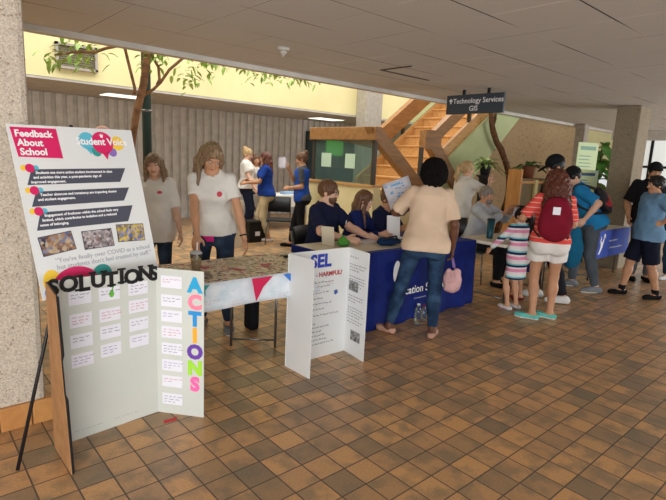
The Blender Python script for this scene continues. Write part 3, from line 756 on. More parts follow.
def nets(prims, h, cuts=(), planes=(), amp=0, freq=40, seed=0):
    lo = np.min([p[0][1] for p in prims], 0)-3*h-.03; hi = np.max([p[0][2] for p in prims], 0)+3*h+.03
    n = np.ceil((hi-lo)/h).astype(int)+1
    f = np.full(n, .4, F32)
    ax = [(lo[i]+h*np.arange(n[i])).astype(F32) for i in range(3)]
    def sl(p, m):
        a = np.maximum(0, np.floor((p[1]-m-lo)/h).astype(int)); b = np.minimum(n, np.ceil((p[2]+m-lo)/h).astype(int)+1)
        if (b <= a).any(): return None
        s = tuple(slice(a[i], b[i]) for i in range(3))
        return s, (ax[0][s[0]][:, None, None], ax[1][s[1]][None, :, None], ax[2][s[2]][None, None, :])
    for p, k in prims:
        q = sl(p, k+2*h)
        if q is None: continue
        s, g = q
        d = p[0](*g); e = f[s]; w = np.clip(.5+.5*(e-d)/F32(k), 0, 1); f[s] = e+(d-e)*w-F32(k)*w*(1-w)
    if amp:
        x, y, z = ax[0][:, None, None], ax[1][None, :, None], ax[2][None, None, :]
        f += F32(amp)*(np.sin(freq*x+1.3*np.sin(.6*freq*z+seed)+seed)*np.sin(.55*freq*z+1.7*np.sin(.8*freq*y)+2*seed)+.5*np.sin(1.7*freq*y+1.1*freq*x+seed)*np.sin(1.3*freq*z))
    for p, k in cuts:
        q = sl(p, k+2*h)
        if q is None: continue
        s, g = q
        d = -p[0](*g); e = f[s]; w = np.clip(.5-.5*(e-d)/F32(k), 0, 1); f[s] = e+(d-e)*w+F32(k)*w*(1-w)
    for nn, c in planes:
        x, y, z = ax[0][:, None, None], ax[1][None, :, None], ax[2][None, None, :]
        f = np.maximum(f, x*F32(nn[0])+y*F32(nn[1])+z*F32(nn[2])-F32(c))
    f[0] = f[-1] = .4; f[:, 0] = f[:, -1] = .4; f[:, :, 0] = f[:, :, -1] = .4
    ins = f < 0
    c = np.zeros(np.array(f.shape)-1, np.int8)
    for i in (0, 1):
        for j in (0, 1):
            for k in (0, 1): c += ins[i:c.shape[0]+i, j:c.shape[1]+j, k:c.shape[2]+k]
    act = (c > 0) & (c < 8)
    I = np.argwhere(act)
    if not len(I): return np.zeros((0, 3)), np.zeros((0, 4), int)
    idm = np.full(act.shape, -1, np.int32); idm[act] = np.arange(len(I))
    pos = np.zeros((len(I), 3)); cnt = np.zeros(len(I))
    for axn in range(3):
        o1, o2 = [q for q in range(3) if q != axn]
        for a in (0, 1):
            for b_ in (0, 1):
                p0 = I.copy(); p0[:, o1] += a; p0[:, o2] += b_; p1 = p0.copy(); p1[:, axn] += 1
                v0 = f[tuple(p0.T)]; v1 = f[tuple(p1.T)]; mk = (v0 < 0) != (v1 < 0)
                t = np.where(mk, v0/np.where(mk, v0-v1, 1), 0)
                q = p0.astype(float); q[:, axn] += t
                pos[mk] += q[mk]; cnt[mk] += 1
    verts = lo+h*pos/cnt[:, None]
    faces = []
    for axn in range(3):
        o1, o2 = [(1, 2), (2, 0), (0, 1)][axn]
        s0 = [slice(None)]*3; s1 = [slice(None)]*3; s0[axn] = slice(0, -1); s1[axn] = slice(1, None)
        A, B = ins[tuple(s0)], ins[tuple(s1)]
        E = np.argwhere(A != B)
        fl = A[tuple(E.T)]
        def cell(d1, d2):
            q = E.copy(); q[:, o1] -= d1; q[:, o2] -= d2
            return idm[tuple(q.T)]
        quad = np.stack([cell(1, 1), cell(0, 1), cell(0, 0), cell(1, 0)], 1)
        quad[~fl] = quad[~fl][:, ::-1]
        faces.append(quad)
    return verts, np.concatenate(faces)
def mesh_of(name, vf):
    v, q = vf
    me = bpy.data.meshes.new(name)
    me.vertices.add(len(v)); me.vertices.foreach_set('co', np.asarray(v, F32).ravel())
    me.loops.add(len(q)*4); me.loops.foreach_set('vertex_index', np.asarray(q, np.int32).ravel())
    me.polygons.add(len(q)); me.polygons.foreach_set('loop_start', np.arange(0, len(q)*4, 4, dtype=np.int32))
    me.polygons.foreach_set('use_smooth', np.ones(len(q), bool))
    me.update(calc_edges=True); me.validate()
    return me
def fobj(name, m, parent, prims, h=.01, label=None, **k):
    return link_mesh(name, mesh_of(name, nets(prims, h, **k)), m, parent, label)

def two_bone(a, t, l1, l2, pole):
    a = np.asarray(a, float); t = np.asarray(t, float); d = t-a; L = np.linalg.norm(d); mx = (l1+l2)*.998
    if L > mx: t = a+d/L*mx; d = t-a; L = mx
    u = d/L; ca = max(-1, min(1, (l1*l1+L*L-l2*l2)/(2*l1*L)))
    p = np.asarray(pole, float); p = nrm(p-u*(p@u))
    return a+u*l1*ca+p*l1*math.sqrt(max(0, 1-ca*ca)), t

SK = {}
def skin(rgb):
    if rgb not in SK:
        m = mat('skin', rgb, .5, tuple(int(c*.94) for c in rgb), 10, spec=.3)
        m.node_tree.nodes['Principled BSDF'].inputs['Subsurface Weight'].default_value = .08
        m.node_tree.nodes['Principled BSDF'].inputs['Subsurface Radius'].default_value = (.02, .008, .005)
        SK[rgb] = m
    return SK[rgb]
M_eye = mat('eye_white', (236, 232, 226), .3); M_iris = mat('eye_dark', (40, 28, 22), .2)
FWD2 = nrm((FW.x, FW.y, 0)); RGT2 = nrm((RT.x, RT.y, 0))

class Person:
    def __init__(s, label, loc, phi, h=1.66, sex='f', bw=1.0, lean=0, side=0, pel=None, look=(0, 0, 0), R=None, L=None, RP=None, LP=None,
                 fR=None, fL=None, kp=None, tone=(214, 168, 138), hs=1.0, vox=.0095, limb=1.0, curl=.5, group=None, handR=None, handL=None, sw=None, face=True, brow=(128, 96, 72), lipc=(176, 96, 88), smile=0, eyes=True, knR=None, knL=None):
        """phi: facing, degrees clockwise from 'away along the view axis' (90 = towards the right of the hall)"""
        s.h = h; k = s.k = h/1.70; s.sex = sex; s.vox = vox
        d = FWD2*math.cos(math.radians(phi))+RGT2*math.sin(math.radians(phi))
        s.yaw = math.atan2(-d[0], d[1])
        s.loc = V3(loc[0], loc[1], loc[2] if len(loc) > 2 else 0)
        s.root = thing('person', label, 'person', tuple(s.loc), s.yaw, group, local=True)
        fem = sex == 'f'
        s.pel = V3(*(pel or (0, 0, .93*k)))
        u = nrm((math.sin(side), math.sin(lean), math.cos(lean)*math.cos(side))); f = nrm(V3(0, 1, 0)-u*u[1]); r = np.cross(f, u)
        s.u, s.f, s.r = u, f, r; s.R3 = np.array([r, f, u])
        w = s.wd = bw*k
        if fem: T = [(-.13, .135, .10, -.01), (-.04, .168, .118, -.015), (.03, .165, .115, -.01), (.10, .142, .105, 0), (.17, .128, .095, .004), (.27, .134, .098, .004), (.36, .148, .108, .008), (.43, .150, .10, 0), (.48, .13, .078, -.008), (.52, .075, .058, -.01), (.56, .05, .05, 0)]
        else: T = [(-.13, .13, .10, 0), (-.04, .160, .115, -.01), (.03, .158, .115, 0), (.10, .153, .112, .004), (.17, .150, .108, .006), (.27, .158, .112, .004), (.36, .172, .118, .004), (.43, .178, .108, -.002), (.48, .155, .086, -.008), (.52, .085, .064, -.01), (.56, .055, .055, 0)]
        s.T = [(z*k, a*w, b*w, c*k) for z, a, b, c in T]
        s.sw = (sw or (.146 if fem else .178))*k*(.5+.5*bw)
        P = s.P = {}
        s.neck = s.pel+u*.505*k
        hd = nrm(u*.55+V3(0, 0, .45)); s.head = s.neck+hd*.128*k+f*.018*k
        yw, pt, rl = look
        hf = nrm(np.array([-math.sin(yw)*math.cos(pt), math.cos(yw)*math.cos(pt), -math.sin(pt)]))
        hu = nrm(V3(math.sin(rl), 0, 1)-hf*(V3(math.sin(rl), 0, 1)@hf)); hr = np.cross(hf, hu)
        s.H = np.array([hr, hf, hu]); s.hs = hs*k
        # arms
        s.arm = {}
        for sd, tg, pole, hand in ((1, R, RP, handR), (-1, L, LP, handL)):
            sh = s.pel+u*.452*k+r*sd*s.sw
            tg = V3(*tg) if tg is not None else V3(sd*(s.sw+.07*k), .03*k, s.pel[2]+u[2]*.452*k-.50*k)+V3(0, u[1]*.45*k, 0)
            pole = V3(*pole) if pole is not None else V3(sd*.35, -1, -.25)
            e, wr = two_bone(sh, tg, .28*k, .245*k, pole)
            fd = nrm(wr-e)
            hd_ = nrm(hand[0]) if hand else fd
            th = V3(*hand[1]) if hand and len(hand) > 1 else (V3(0, 1, 0) if abs(fd[1]) < .75 else V3(-sd*.6, 0, .8))
            th = nrm(th-hd_*(th@hd_)); pn_ = -sd*np.cross(hd_, th)
            s.arm[sd] = (sh, e, wr, hd_, th, pn_)
        # legs
        s.leg = {}
        for sd, ft, kn in ((1, fR, knR), (-1, fL, knL)):
            hp = s.pel+V3(sd*.088*w, 0, -.03*k)
            ft = ft or (sd*.10*k, 0, 0, 0)
            an = V3(ft[0], ft[1], ft[2]+.075*k); fy = ft[3] if len(ft) > 3 else 0
            pole = V3(*(kn or kp or (sd*.12, 1, .0)))
            e, an = two_bone(hp, an, .43*k, .415*k, pole)
            s.leg[sd] = (hp, e, an, V3(-math.sin(fy), math.cos(fy), 0))
        lm = limb*k*(.92 if fem else 1.06)*(.6+.4*bw); s.lm = lm
        pr = [(sweep(s.pel, s.R3, s.T, -.13*k, .56*k), .02)]
        if fem:
            for sd in (1, -1):
                pr.append((el(s.pel+u*.335*k+r*sd*.068*w+f*.078*w, (.062*w, .055*w, .06*w), s.R3), .035))
        for sd in (1, -1): pr.append((el(s.pel-u*.05*k+r*sd*.078*w-f*.07*w, (.085*w, .07*w, .085*w), s.R3), .04))
        for sd in (1, -1):
            sh, e, wr, hd_, th, pn_ = s.arm[sd]
            pr += [(el(sh-V3(0, 0, .006), (.050*lm, .050*lm, .050*lm)), .03), (rc(sh, e, .048*lm, .037*lm), .03), (rc(e, e+(wr-e)*.4, .039*lm, .037*lm), .02), (rc(e+(wr-e)*.3, wr, .037*lm, .025*lm), .02)]
            pc = wr+hd_*.048*k
            pr.append((el(pc, (.039*k, .052*k, .017*k), np.array([th, hd_, pn_])), .014))
            cv = curl
            for i, (fl_, off) in enumerate(((.070, .028), (.078, .0095), (.072, -.0095), (.056, -.028))):
                b0 = wr+hd_*(.086-.004*abs(i-1))*k+th*off*k
                sp = th*(off*1.1)
                c1 = cv*.7+.06*i; c2 = cv*1.7+.08*i
                d1 = nrm(hd_*math.cos(c1)+pn_*math.sin(c1)+sp*1.6); d2 = nrm(hd_*math.cos(c2)+pn_*math.sin(c2)+sp)
                b1 = b0+d1*fl_*.52*k; b2 = b1+d2*fl_*.5*k
                pr += [(rc(b0-hd_*.03*k, b0, .0095*k, .0092*k), .008), (rc(b0, b1, .0092*k, .0085*k), .004), (rc(b1, b2, .0085*k, .007*k), .003)]
            t0 = wr+hd_*.022*k+th*.026*k; t1 = t0+nrm(hd_*.65+th*.7+pn_*.25)*.045*k; t2 = t1+nrm(hd_*.95+th*.25+pn_*.3)*.034*k
            pr += [(rc(t0, t1, .0125*k, .0105*k), .012), (rc(t1, t2, .0105*k, .008*k), .004)]
        for sd in (1, -1):
            hp, e, an, fd = s.leg[sd]
            pr += [(rc(hp, e, .083*lm, .052*lm), .03), (rc(e, e+(an-e)*.35, .050*lm, .054*lm), .03), (rc(e+(an-e)*.3-fd*.008*k, an, .053*lm, .034*lm), .03)]
            he = an-fd*.04*k-V3(0, 0, .040*k); ba = an+fd*.10*k-V3(0, 0, .052*k); to = an+fd*.155*k-V3(0, 0, .056*k)
            pr += [(rc(an, he, .034*k, .033*k), .02), (rc(an-V3(0, 0, .015*k), ba, .033*k, .028*k), .02), (rc(he, ba, .03*k, .026*k), .02), (rc(ba, to, .027*k, .018*k), .02)]
        H = s.hs
        def hp_(x, y, z): return s.head+s.H[0]*x*H+s.H[1]*y*H+s.H[2]*z*H
        s.hp = hp_
        fw = 1.0 if fem else 1.05
        pr += [(rc(s.neck-u*.03*k, s.head-s.H[2]*.04*H, .050*k*(1 if fem else 1.15), .046*k*(1 if fem else 1.15)), .025)]
        pr += [(el(hp_(0, -.012, .028), (.073*H, .092*H, .086*H), s.H), .02), (el(hp_(0, .022, -.035), (.056*H*fw, .064*H, .070*H), s.H), .025), (el(hp_(0, .062, -.088), (.022*H*fw, .020*H, .018*H), s.H), .03),
               (rc(hp_(0, .088, .006), hp_(0, .104, -.028), .008*H, .0125*H), .012)]
        for sd in (1, -1):
            pr += [(el(hp_(sd*.074, -.012, -.012), (.010*H, .018*H, .030*H), s.H), .008), (el(hp_(sd*.04, .058, -.025), (.022*H, .018*H, .02*H), s.H), .02), (el(hp_(sd*.03, .08, .030), (.026*H, .012*H, .009*H), s.H), .012)]
        cuts = [(el(hp_(sd*.030, .096, .010), (.018*H, .016*H, .012*H), s.H), .012) for sd in (1, -1)]
        s.body = fobj('body', skin(tone), s.root, pr, vox, cuts=cuts)
        if face:
            for sd in ((1, -1) if eyes else ()):
                b = MB(); c = hp_(sd*.030, .0785, .009); b.ball(c, (.0125*H, .0125*H, .0075*H) if abs(s.H[2][2]) > .95 else .0100*H, 10)
                for f_ in b.bm.faces:
                    q = np.array(f_.calc_center_median())-c
                    if q@s.H[1] > .0070*H: f_.material_index = 1
                obj('eye', b, [M_eye, M_iris], s.root)
                obj('eyebrow', MB().tube([hp_(sd*.014, .096, .030), hp_(sd*.032, .093, .036), hp_(sd*.050, .080, .031)], [.0022*H, .0032*H, .0016*H], 6), mat('brow', brow, .8), s.root)
            obj('lips', MB().tube([hp_(-.026, .079, -.058+smile), hp_(0, .0905, -.0565-smile*.3), hp_(.026, .079, -.058+smile)], [.003*H, .0068*H, .003*H], 8), mat('lip', lipc, .45), s.root)
    # ---- clothing
    def top(s, m, hem=-.05, sleeve=.62, e=.016, name='t_shirt', loose=.94, label=None, full=False, neck=.012, amp=.004, sr=1.0, seed=1, slv=None):
        k = s.k
        cw = max(a for z, a, b, c in s.T if z > .25*k)
        cb = max(b for z, a, b, c in s.T if z > .25*k)
        T = []
        for z, a, b, c in s.T:
            if z < .40*k and loose: a, b = max(a, cw*loose), max(b, cb*loose*.98)
            ee = e+(.013 if z < .13*k else 0) if z < .44*k else e*.6
            T.append((z, a+ee, b+ee, c))
        if hem < -.13: T.insert(0, (hem*k, T[0][1]*1.02, T[0][2]*1.02, T[0][3]))
        pr = [(sweep(s.pel, s.R3, T, hem*k, .535*k), .012)]
        if s.sex == 'f':
            for sd in (1, -1): pr.append((el(s.pel+s.u*.33*k+s.r*sd*.066*s.wd+s.f*.082*s.wd, (.062*s.wd+e*.4, .055*s.wd+e*.5, .062*s.wd+e*.4), s.R3), .05))
        if hem < .03:
            for sd in (1, -1): pr.append((el(s.pel-s.u*.05*k+s.r*sd*.078*s.wd-s.f*.07*s.wd, (.085*s.wd+e+.012, .07*s.wd+e+.012, .085*s.wd+e+.012), s.R3), .04))
        for sd in (1, -1):
            sh, el_, wr = s.arm[sd][:3]
            pr.append((el(sh+V3(0, 0, -.008), ((.048*s.lm+e*.8),)*3), .03))
            sl_ = (slv or {}).get(sd, sleeve)
            if full or sl_ >= 1.2:
                pr += [(rc(sh, el_, .050*s.lm+e*sr, .042*s.lm+e*.8), .03), (rc(el_, el_+(wr-el_)*(.95 if sl_ < 1.3 or sl_ >= 2 else sl_-1), .042*s.lm+e*.8, .032*s.lm+e*.6, 1), .012)]
            else:
                pr.append((rc(sh, sh+(el_-sh)*sl_, .048*s.lm+e*.8*sr, (.044*s.lm+e*1.2*sr), 1), .02))
        pl_hem = [(-s.u, -float(s.u@(s.pel+s.u*hem*k)))]
        cuts = [(rc(s.neck-s.u*.0*k+s.f*.012*k, s.neck+s.u*.14*k+s.f*.02*k, .056*k*(1 if s.sex == 'f' else 1.12)+neck*.3, .09*k), .006)]
        s.shirt = fobj(name, m, s.root, pr, s.vox*1.1, label, cuts=cuts, amp=amp, freq=36, seed=seed, planes=pl_hem if not (full and s.sex == 'x') else ())
        return s
    def collar(s, m):
        k = s.k*(1 if s.sex == 'f' else 1.1)
        n0_ = s.neck-s.u*.012*k
        s_ = fobj('collar', m, s.shirt, [(rc(n0_, n0_+s.u*.045*k, .064*k, .058*k, 2), .01)], s.vox*.9, cuts=[(rc(n0_+s.f*.075*k-s.u*.05*k, n0_+s.f*.075*k+s.u*.1*k, .022*k, .034*k), .004), (rc(n0_+s.u*.02*k, n0_+s.u*.12*k, .046*k, .06*k), .004)])
        return s
    def badge(s, m, x=.07, z=.36, r=(.026, .016), label=None):   # small chest print
        k = s.k; c = s.pel+s.u*z*k+s.r*x*k+s.f*.1*k
        # push out to the cloth surface
        best = None
        me = s.shirt.data; co = np.empty(len(me.vertices)*3, F32); me.vertices.foreach_get('co', co); co = co.reshape(-1, 3)
        q = (co-s.pel)@s.R3.T
        w = (abs(q[:, 0]-x*k) < r[0]*k) & (abs(q[:, 2]-z*k) < r[1]*k) & (q[:, 1] > 0)
        y = q[w, 1].max() if w.any() else .12*k
        a = s.pel+s.u*z*k+s.r*x*k+s.f*(y-.002)
        nrm_ = nrm(s.f+s.r*(x*2.5)); rr = nrm(s.r-nrm_*(s.r@nrm_)); uu = np.cross(nrm_, rr)
        obj('printed_badge', MB().disc(a, rr, uu, r[0]*k, .004, 0, r[1]*k, 18), m, s.shirt, label)
        return s
    def legs(s, m, cut=.97, e=.012, name='jeans', waist=.03, wide=1.0, label=None, amp=.003, taper=1.0, seed=2):
        k = s.k
        T = [(z, a+e, b+e, c) for z, a, b, c in s.T]
        pr = [(sweep(s.pel, s.R3, T, -.13*k, waist*k), .03)]
        for sd in (1, -1): pr.append((el(s.pel-s.u*.05*k+s.r*sd*.078*s.wd-s.f*.07*s.wd, (.085*s.wd+e*1.15, .07*s.wd+e*1.15, .085*s.wd+e*1.15), s.R3), .04))
        for sd in (1, -1):
            hp, kn, an, fd = s.leg[sd]
            if cut < .5:
                t = cut*2; q = hp+(kn-hp)*t
                pr.append((rc(hp, q, .086*s.lm*wide+e, (.086+(.056-.086)*t)*s.lm*wide*1.08+e*1.6, 1), .02))
            else:
                t = (cut-.5)*2; q = kn+(an-kn)*t
                pr += [(rc(hp, kn, .084*s.lm*wide+e, .054*s.lm*wide+e), .03), (rc(kn, kn+(an-kn)*min(t, .4), .054*s.lm*wide+e, .055*s.lm*wide+e*taper), .03)]
                if t > .4: pr.append((rc(kn+(an-kn)*.35, q, .055*s.lm*wide+e*taper, .037*s.lm*wide+e*taper, 1), .02))
        s.low = fobj(name, m, s.root, pr, s.vox*1.1, label, amp=amp, freq=34, seed=seed)
        return s
    def skirt(s, m, top_=.10, hem=-.45, e=.02, flare=.06, name='skirt', label=None):
        k = s.k; T = [(hem*k, s.T[1][1]+e+flare*k, s.T[1][2]+e+flare*k*.9, 0)]+[(z, a+e, b+e, c) for z, a, b, c in s.T if z > -.06*k]
        s.low = fobj(name, m, s.root, [(sweep(s.pel, s.R3, T, hem*k, top_*k), .02)], s.vox*1.1, label, amp=.006, freq=40)
        return s
    def shoes(s, m, e=.008, high=.0, sole=None, name='shoe', low=False):
        k = s.k
        for sd in (1, -1):
            hp, kn, an, fd = s.leg[sd]; z0 = an[2]-.075*k
            he = an-fd*.042*k-V3(0, 0, .036*k); ba = an+fd*.10*k-V3(0, 0, .040*k); to = an+fd*.165*k-V3(0, 0, .045*k)
            pr = [(rc(he, ba, .034*k+e, .034*k+e), .02), (rc(ba, to, .034*k+e, .022*k+e), .02)]
            if not low: pr += [(rc(an+V3(0, 0, high*k), he, .034*k+e, .034*k+e, 0), .02), (rc(an-V3(0, 0, .01*k), ba, .034*k+e*.7, .028*k+e), .02)]
            pl = [((0, 0, -1), -(z0+.002)), ((0, 0, 1), an[2]+(-.012+high)*k)]
            o = fobj(name, m, s.root, pr, max(.007, s.vox*.8), planes=pl)
            if sole:
                pr2 = [(rc(he, ba, .036*k+e, .037*k+e), .02), (rc(ba, to, .037*k+e, .025*k+e), .02)]
                fobj('sole', sole, o, pr2, max(.007, s.vox*.8), planes=[((0, 0, -1), -(z0+.001)), ((0, 0, 1), z0+.022*k)])
        return s
    # ---- hair and head wear
    def hair(s, m, style='short', label=None, extra=(), amp=.004, vol=.012, line=.045):
        H = s.hs; hp = s.hp; v = vol
        pr = [(el(hp(0, -.016, .032), (.073*H+v, .092*H+v, .088*H+v), s.H), .01)]
        n = nrm(s.H[1]*.86-s.H[2]*.5)
        cuts = []
        # face opening
        cuts.append((el(hp(0, .105, line-.11), (.066*H, .10*H, .105*H), s.H), .012))
        if style in ('short', 'cap'):
            cuts.append((el(hp(0, .06, -.10), (.12*H, .12*H, .085*H), s.H), .01))
            cuts.append((el(hp(0, -.09, -.15), (.14*H, .10*H, .09*H), s.H), .01))
        if style in ('long', 'wavy', 'curly', 'straight'):
            L = {'long': .26, 'wavy': .27, 'curly': .30, 'straight': .33}[style]
            back = -s.f*.075*H
            for i in range(9):
                a = -1.25+2.5*i/8
                x, y = math.sin(a)*.078, -.02-math.cos(a)*.072
                p0 = hp(x*.85, y*.9, .03); p1 = hp(x*1.08, y*1.05, -.08)
                p2 = p1-V3(0, 0, L*.6*H/1.0)+s.r*x*.35*H+s.f*(-.02*H)
                p3 = p2-V3(0, 0, L*.4*H)+s.r*x*.15*H
                w = .034*H if style != 'curly' else .056*H
                pr += [(rc(p0, p1, w, w*1.05), .02), (rc(p1, p2, w*1.05, w*.95), .02), (rc(p2, p3, w*.95, w*.5), .02)]
            for sd in (1, -1):   # locks framing the face
                p0 = hp(sd*.05, .05, .085); p1 = hp(sd*.083, .045, -.01); p2 = hp(sd*.088, .035, -.10); p3 = p2-V3(0, 0, .13*H if style != 'straight' else .2*H)+s.f*.03*H
                w = .020*H if style != 'curly' else .034*H
                pr += [(rc(p0, p1, w, w), .015), (rc(p1, p2, w, w*1.1), .015), (rc(p2, p3, w*1.1, w*.6), .015)]
        if style == 'bun':
            pr += [(el(hp(0, -.10, .10), (.045*H, .042*H, .042*H), s.H), .015)]
            cuts.append((el(hp(0, -.07, -.16), (.14*H, .10*H, .075*H), s.H), .01))
        if style == 'pony':
            pr += [(rc(hp(0, -.10, .05), hp(0, -.145, .0), .03*H, .036*H), .02), (rc(hp(0, -.145, .0), hp(0, -.15, -.13), .036*H, .034*H), .02), (rc(hp(0, -.15, -.13), hp(0, -.12, -.24), .034*H, .014*H), .02)]
            cuts.append((el(hp(0, -.03, -.16), (.14*H, .10*H, .085*H), s.H), .01))
        if style == 'afro':
            pr += [(el(hp(0, -.035, .03), (.125*H, .13*H, .128*H), s.H), .02), (el(hp(0, -.05, -.03), (.118*H, .11*H, .10*H), s.H), .03)]
            amp = .007
        for p in extra: pr.append((p, .015))
        s.hr = fobj('hair', m, s.root, pr, s.vox*.8, label, cuts=cuts, amp=amp, freq=95)
        return s
    def cap(s, m, back=False, label=None):
        H = s.hs; hp = s.hp; e = .02
        pr = [(el(hp(0, -.014, .040), (.073*H+e, .092*H+e, .088*H+e), s.H), .01)]
        lowz = s.head+s.H[2]*.035*H
        o = fobj('cap', m, s.root, pr, s.vox*.8, label, planes=[(-s.H[2], -float(s.H[2]@lowz))])
        sg_ = -1 if back else 1
        c = hp(0, sg_*.125, .046)
        fobj('cap_brim', m, o, [(el(c, (.074*H, .075*H, .010*H), np.array([s.H[0], nrm(s.H[1]-s.H[2]*.18*sg_), nrm(s.H[2]+s.H[1]*.18*sg_)])), .01)], s.vox*.7)
        return s
    def w(s, p):     # local to world
        c, n = math.cos(s.yaw), math.sin(s.yaw); p = np.asarray(p, float)
        return Vector((s.loc[0]+p[0]*c-p[1]*n, s.loc[1]+p[0]*n+p[1]*c, s.loc[2]+p[2]))
    def hand(s, sd, d=.10): a = s.arm[sd]; return s.w(a[2]+a[3]*d*s.k)

# ------------------------------------------------------------------ cloth, hair, skin tones
def cloth(name, rgb, var=.9, bump=.12): return mat(name, rgb, .85, tuple(int(c*var) for c in rgb), 5, bump, 240, spec=.15)
def hairmat(name, a, b):
    m = mat(name, a, .45, spec=.35); g = NT(m)
    mp_ = g.n('ShaderNodeMapping'); mp_.inputs['Scale'].default_value = (60, 60, 5); g.l(g.tc.outputs['Object'], mp_.inputs[0])
    n = g.n('ShaderNodeTexNoise', i_Scale=1.5, i_Detail=4.0); g.l(mp_.outputs[0], n.inputs['Vector'])
    g.l(g.ramp(n.outputs['Fac'], [(.3, lin(a)), (.7, lin(b))]), g.b.inputs['Base Color'])
    bp = g.n('ShaderNodeBump', i_Strength=.6, i_Distance=.006); g.l(n.outputs['Fac'], bp.inputs['Height']); g.l(bp.outputs[0], g.b.inputs['Normal'])
    return m
def denim(name, a, b): return mat(name, a, .85, b, 7, .2, 260, spec=.15, lohi=(.42, .72))
def stripes(name, cols, period, off=0.0, slope=0):
    m = mat(name, cols[0], .85, spec=.15); g = NT(m)
    sp = g.n('ShaderNodeSeparateXYZ'); g.l(g.tc.outputs['Object'], sp.inputs[0])
    fr = g.math('FRACT', g.math('DIVIDE', g.math('ADD', sp.outputs[2], off), period))
    x = g.n('ShaderNodeValToRGB'); x.color_ramp.interpolation = 'CONSTANT'; e = x.color_ramp.elements
    tot = sum(w for c, w in cols_w(cols)); acc = 0
    cw = cols_w(cols)
    while len(e) < len(cw): e.new(.5)
    for i, (c, w) in enumerate(cw):
        e[i].position = acc/tot; e[i].color = lin(c); acc += w
    g.l(fr, x.inputs[0]); g.l(x.outputs[0], g.b.inputs['Base Color'])
    return m
def cols_w(cols): return [(c[:3], c[3]) for c in cols]
WHT = cloth('white_cotton', (224, 220, 212), .95); NVY = cloth('navy_polo_cotton', (26, 32, 62)); NVYB = cloth('blue_polo_cotton', (30, 62, 140))
JN = denim('dark_denim', (34, 46, 66), (58, 76, 100)); JN2 = denim('faded_denim', (28, 46, 72), (58, 86, 116)); BLK = cloth('black_cotton', (26, 26, 30))
KHK = cloth('khaki_twill', (206, 186, 146)); CRM = cloth('cream_cotton', (216, 190, 164), .95)
H_bl = hairmat('hair_dark_blonde', (86, 68, 50), (158, 130, 98)); H_br = hairmat('hair_brown', (70, 46, 32), (120, 84, 56)); H_bk = hairmat('hair_black', (14, 12, 12), (26, 22, 20)); H_af = mat('hair_coily_black', (14, 11, 11), .95, (24, 20, 19), 60, .8, 90, spec=.1)
H_rd = hairmat('hair_auburn', (62, 30, 22), (110, 58, 40)); H_gy = hairmat('hair_grey', (104, 96, 90), (164, 156, 148)); H_lb = hairmat('hair_light_blonde', (150, 118, 76), (206, 176, 128))
S_fair = (222, 176, 150); S_tan = (196, 146, 112); S_brn = (104, 68, 50); S_med = (208, 156, 122)
SN_w = cloth('shoe_white', (222, 222, 220)); SN_g = cloth('shoe_grey', (128, 132, 138)); SN_t = cloth('shoe_teal', (104, 200, 190)); SN_b = cloth('shoe_black', (22, 22, 24)); SOLE = mat('rubber_sole', (226, 224, 216), .7)
RED = mat('red_badge', (196, 60, 80), .6); WBD = mat('white_badge', (220, 222, 230), .6)

# girl behind the poster side of the map table
p = Person('young woman in white tee with light fringe smiling behind the SOLUTIONS board', (1.95, 4.80), 172, 1.57, 'f', .92, look=(.06, .06, .10), smile=.008, tone=S_fair, side=.02, R=(.235, .06, .80), L=(-.235, .06, .80))
p.legs(JN).top(WHT, hem=-.16, sleeve=.92, e=.026, loose=1.0).badge(RED, -.07, .37).hair(H_bl, 'straight', line=.045).shoes(SN_w)
# woman leaning at the map table
p = Person('woman in white tee and jeans reaching down to the map table, long blonde hair', (2.12, 3.98), 178, 1.71, 'f', 1.03, lean=.20, look=(.50, .68, -.08), tone=S_tan, R=(.05, .36, .80), RP=(1, -.5, 0), handR=((.05, .35, -1), (-1, .2, .2)), L=(-.30, .12, .86), fR=(.12, -.12, 0, 0), fL=(-.14, -.03, 0, .2), pel=(0, -.06, .93))
p.legs(JN, e=.010).top(WHT, hem=-.03, sleeve=.60, e=.014, loose=.86).badge(RED, -.085, .36, (.022, .024)).hair(H_bl, 'wavy', line=.062).shoes(SN_g, sole=SOLE)
fobj('undershirt_hem', cloth('pink_cotton', (226, 50, 140)), p.root, [(sweep(p.pel, p.R3, [(z, a+.0165, b+.0165, c) for z, a, b, c in p.T], -.085, .02), .01)], .01, 'pink shirt tail below the white tee', planes=[((-1, 0, 0), .02)])
a = p.arm[-1]; obj('bracelet', MB().tube([a[2]+nrm(a[2]-a[1])*-.035+a[4]*.03*math.cos(t)+a[5]*.03*math.sin(t) for t in [i*PI/8 for i in range(17)]], .006, 6), M_black, p.root)
# far group
p = Person('woman in white tee and navy trousers talking at far left of the ribbed wall', (5.52, 8.95), 95, 1.72, 'f', 1.08, look=(-.1, .3, 0), tone=S_fair, vox=.012, R=(.2, .22, .92), L=(-.2, .15, .86))
p.legs(cloth('navy_trousers', (26, 30, 50))).top(WHT, hem=-.04, e=.02).hair(H_lb, 'bun').shoes(SN_b)
p = Person('woman in blue polo and khaki trousers facing left in the far group', (5.26, 7.86), -95, 1.66, 'f', 1.12, look=(.1, .1, 0), tone=S_tan, vox=.012, R=(.16, .32, 1.10), L=(-.18, .34, 1.08), fR=(.1, .12, 0), fL=(-.1, -.08, 0))
p.legs(KHK, cut=.9).top(NVYB, hem=-.06, e=.022, sleeve=.75).collar(NVYB).hair(H_rd, 'long').shoes(SN_w)
p = Person('person in white top half hidden between the two women of the far group', (5.95, 9.3), 150, 1.60, 'f', .95, tone=S_med, vox=.013)
p.legs(JN).top(cloth('offwhite_cotton', (214, 208, 196)), hem=-.06).hair(H_br, 'long').shoes(SN_w)
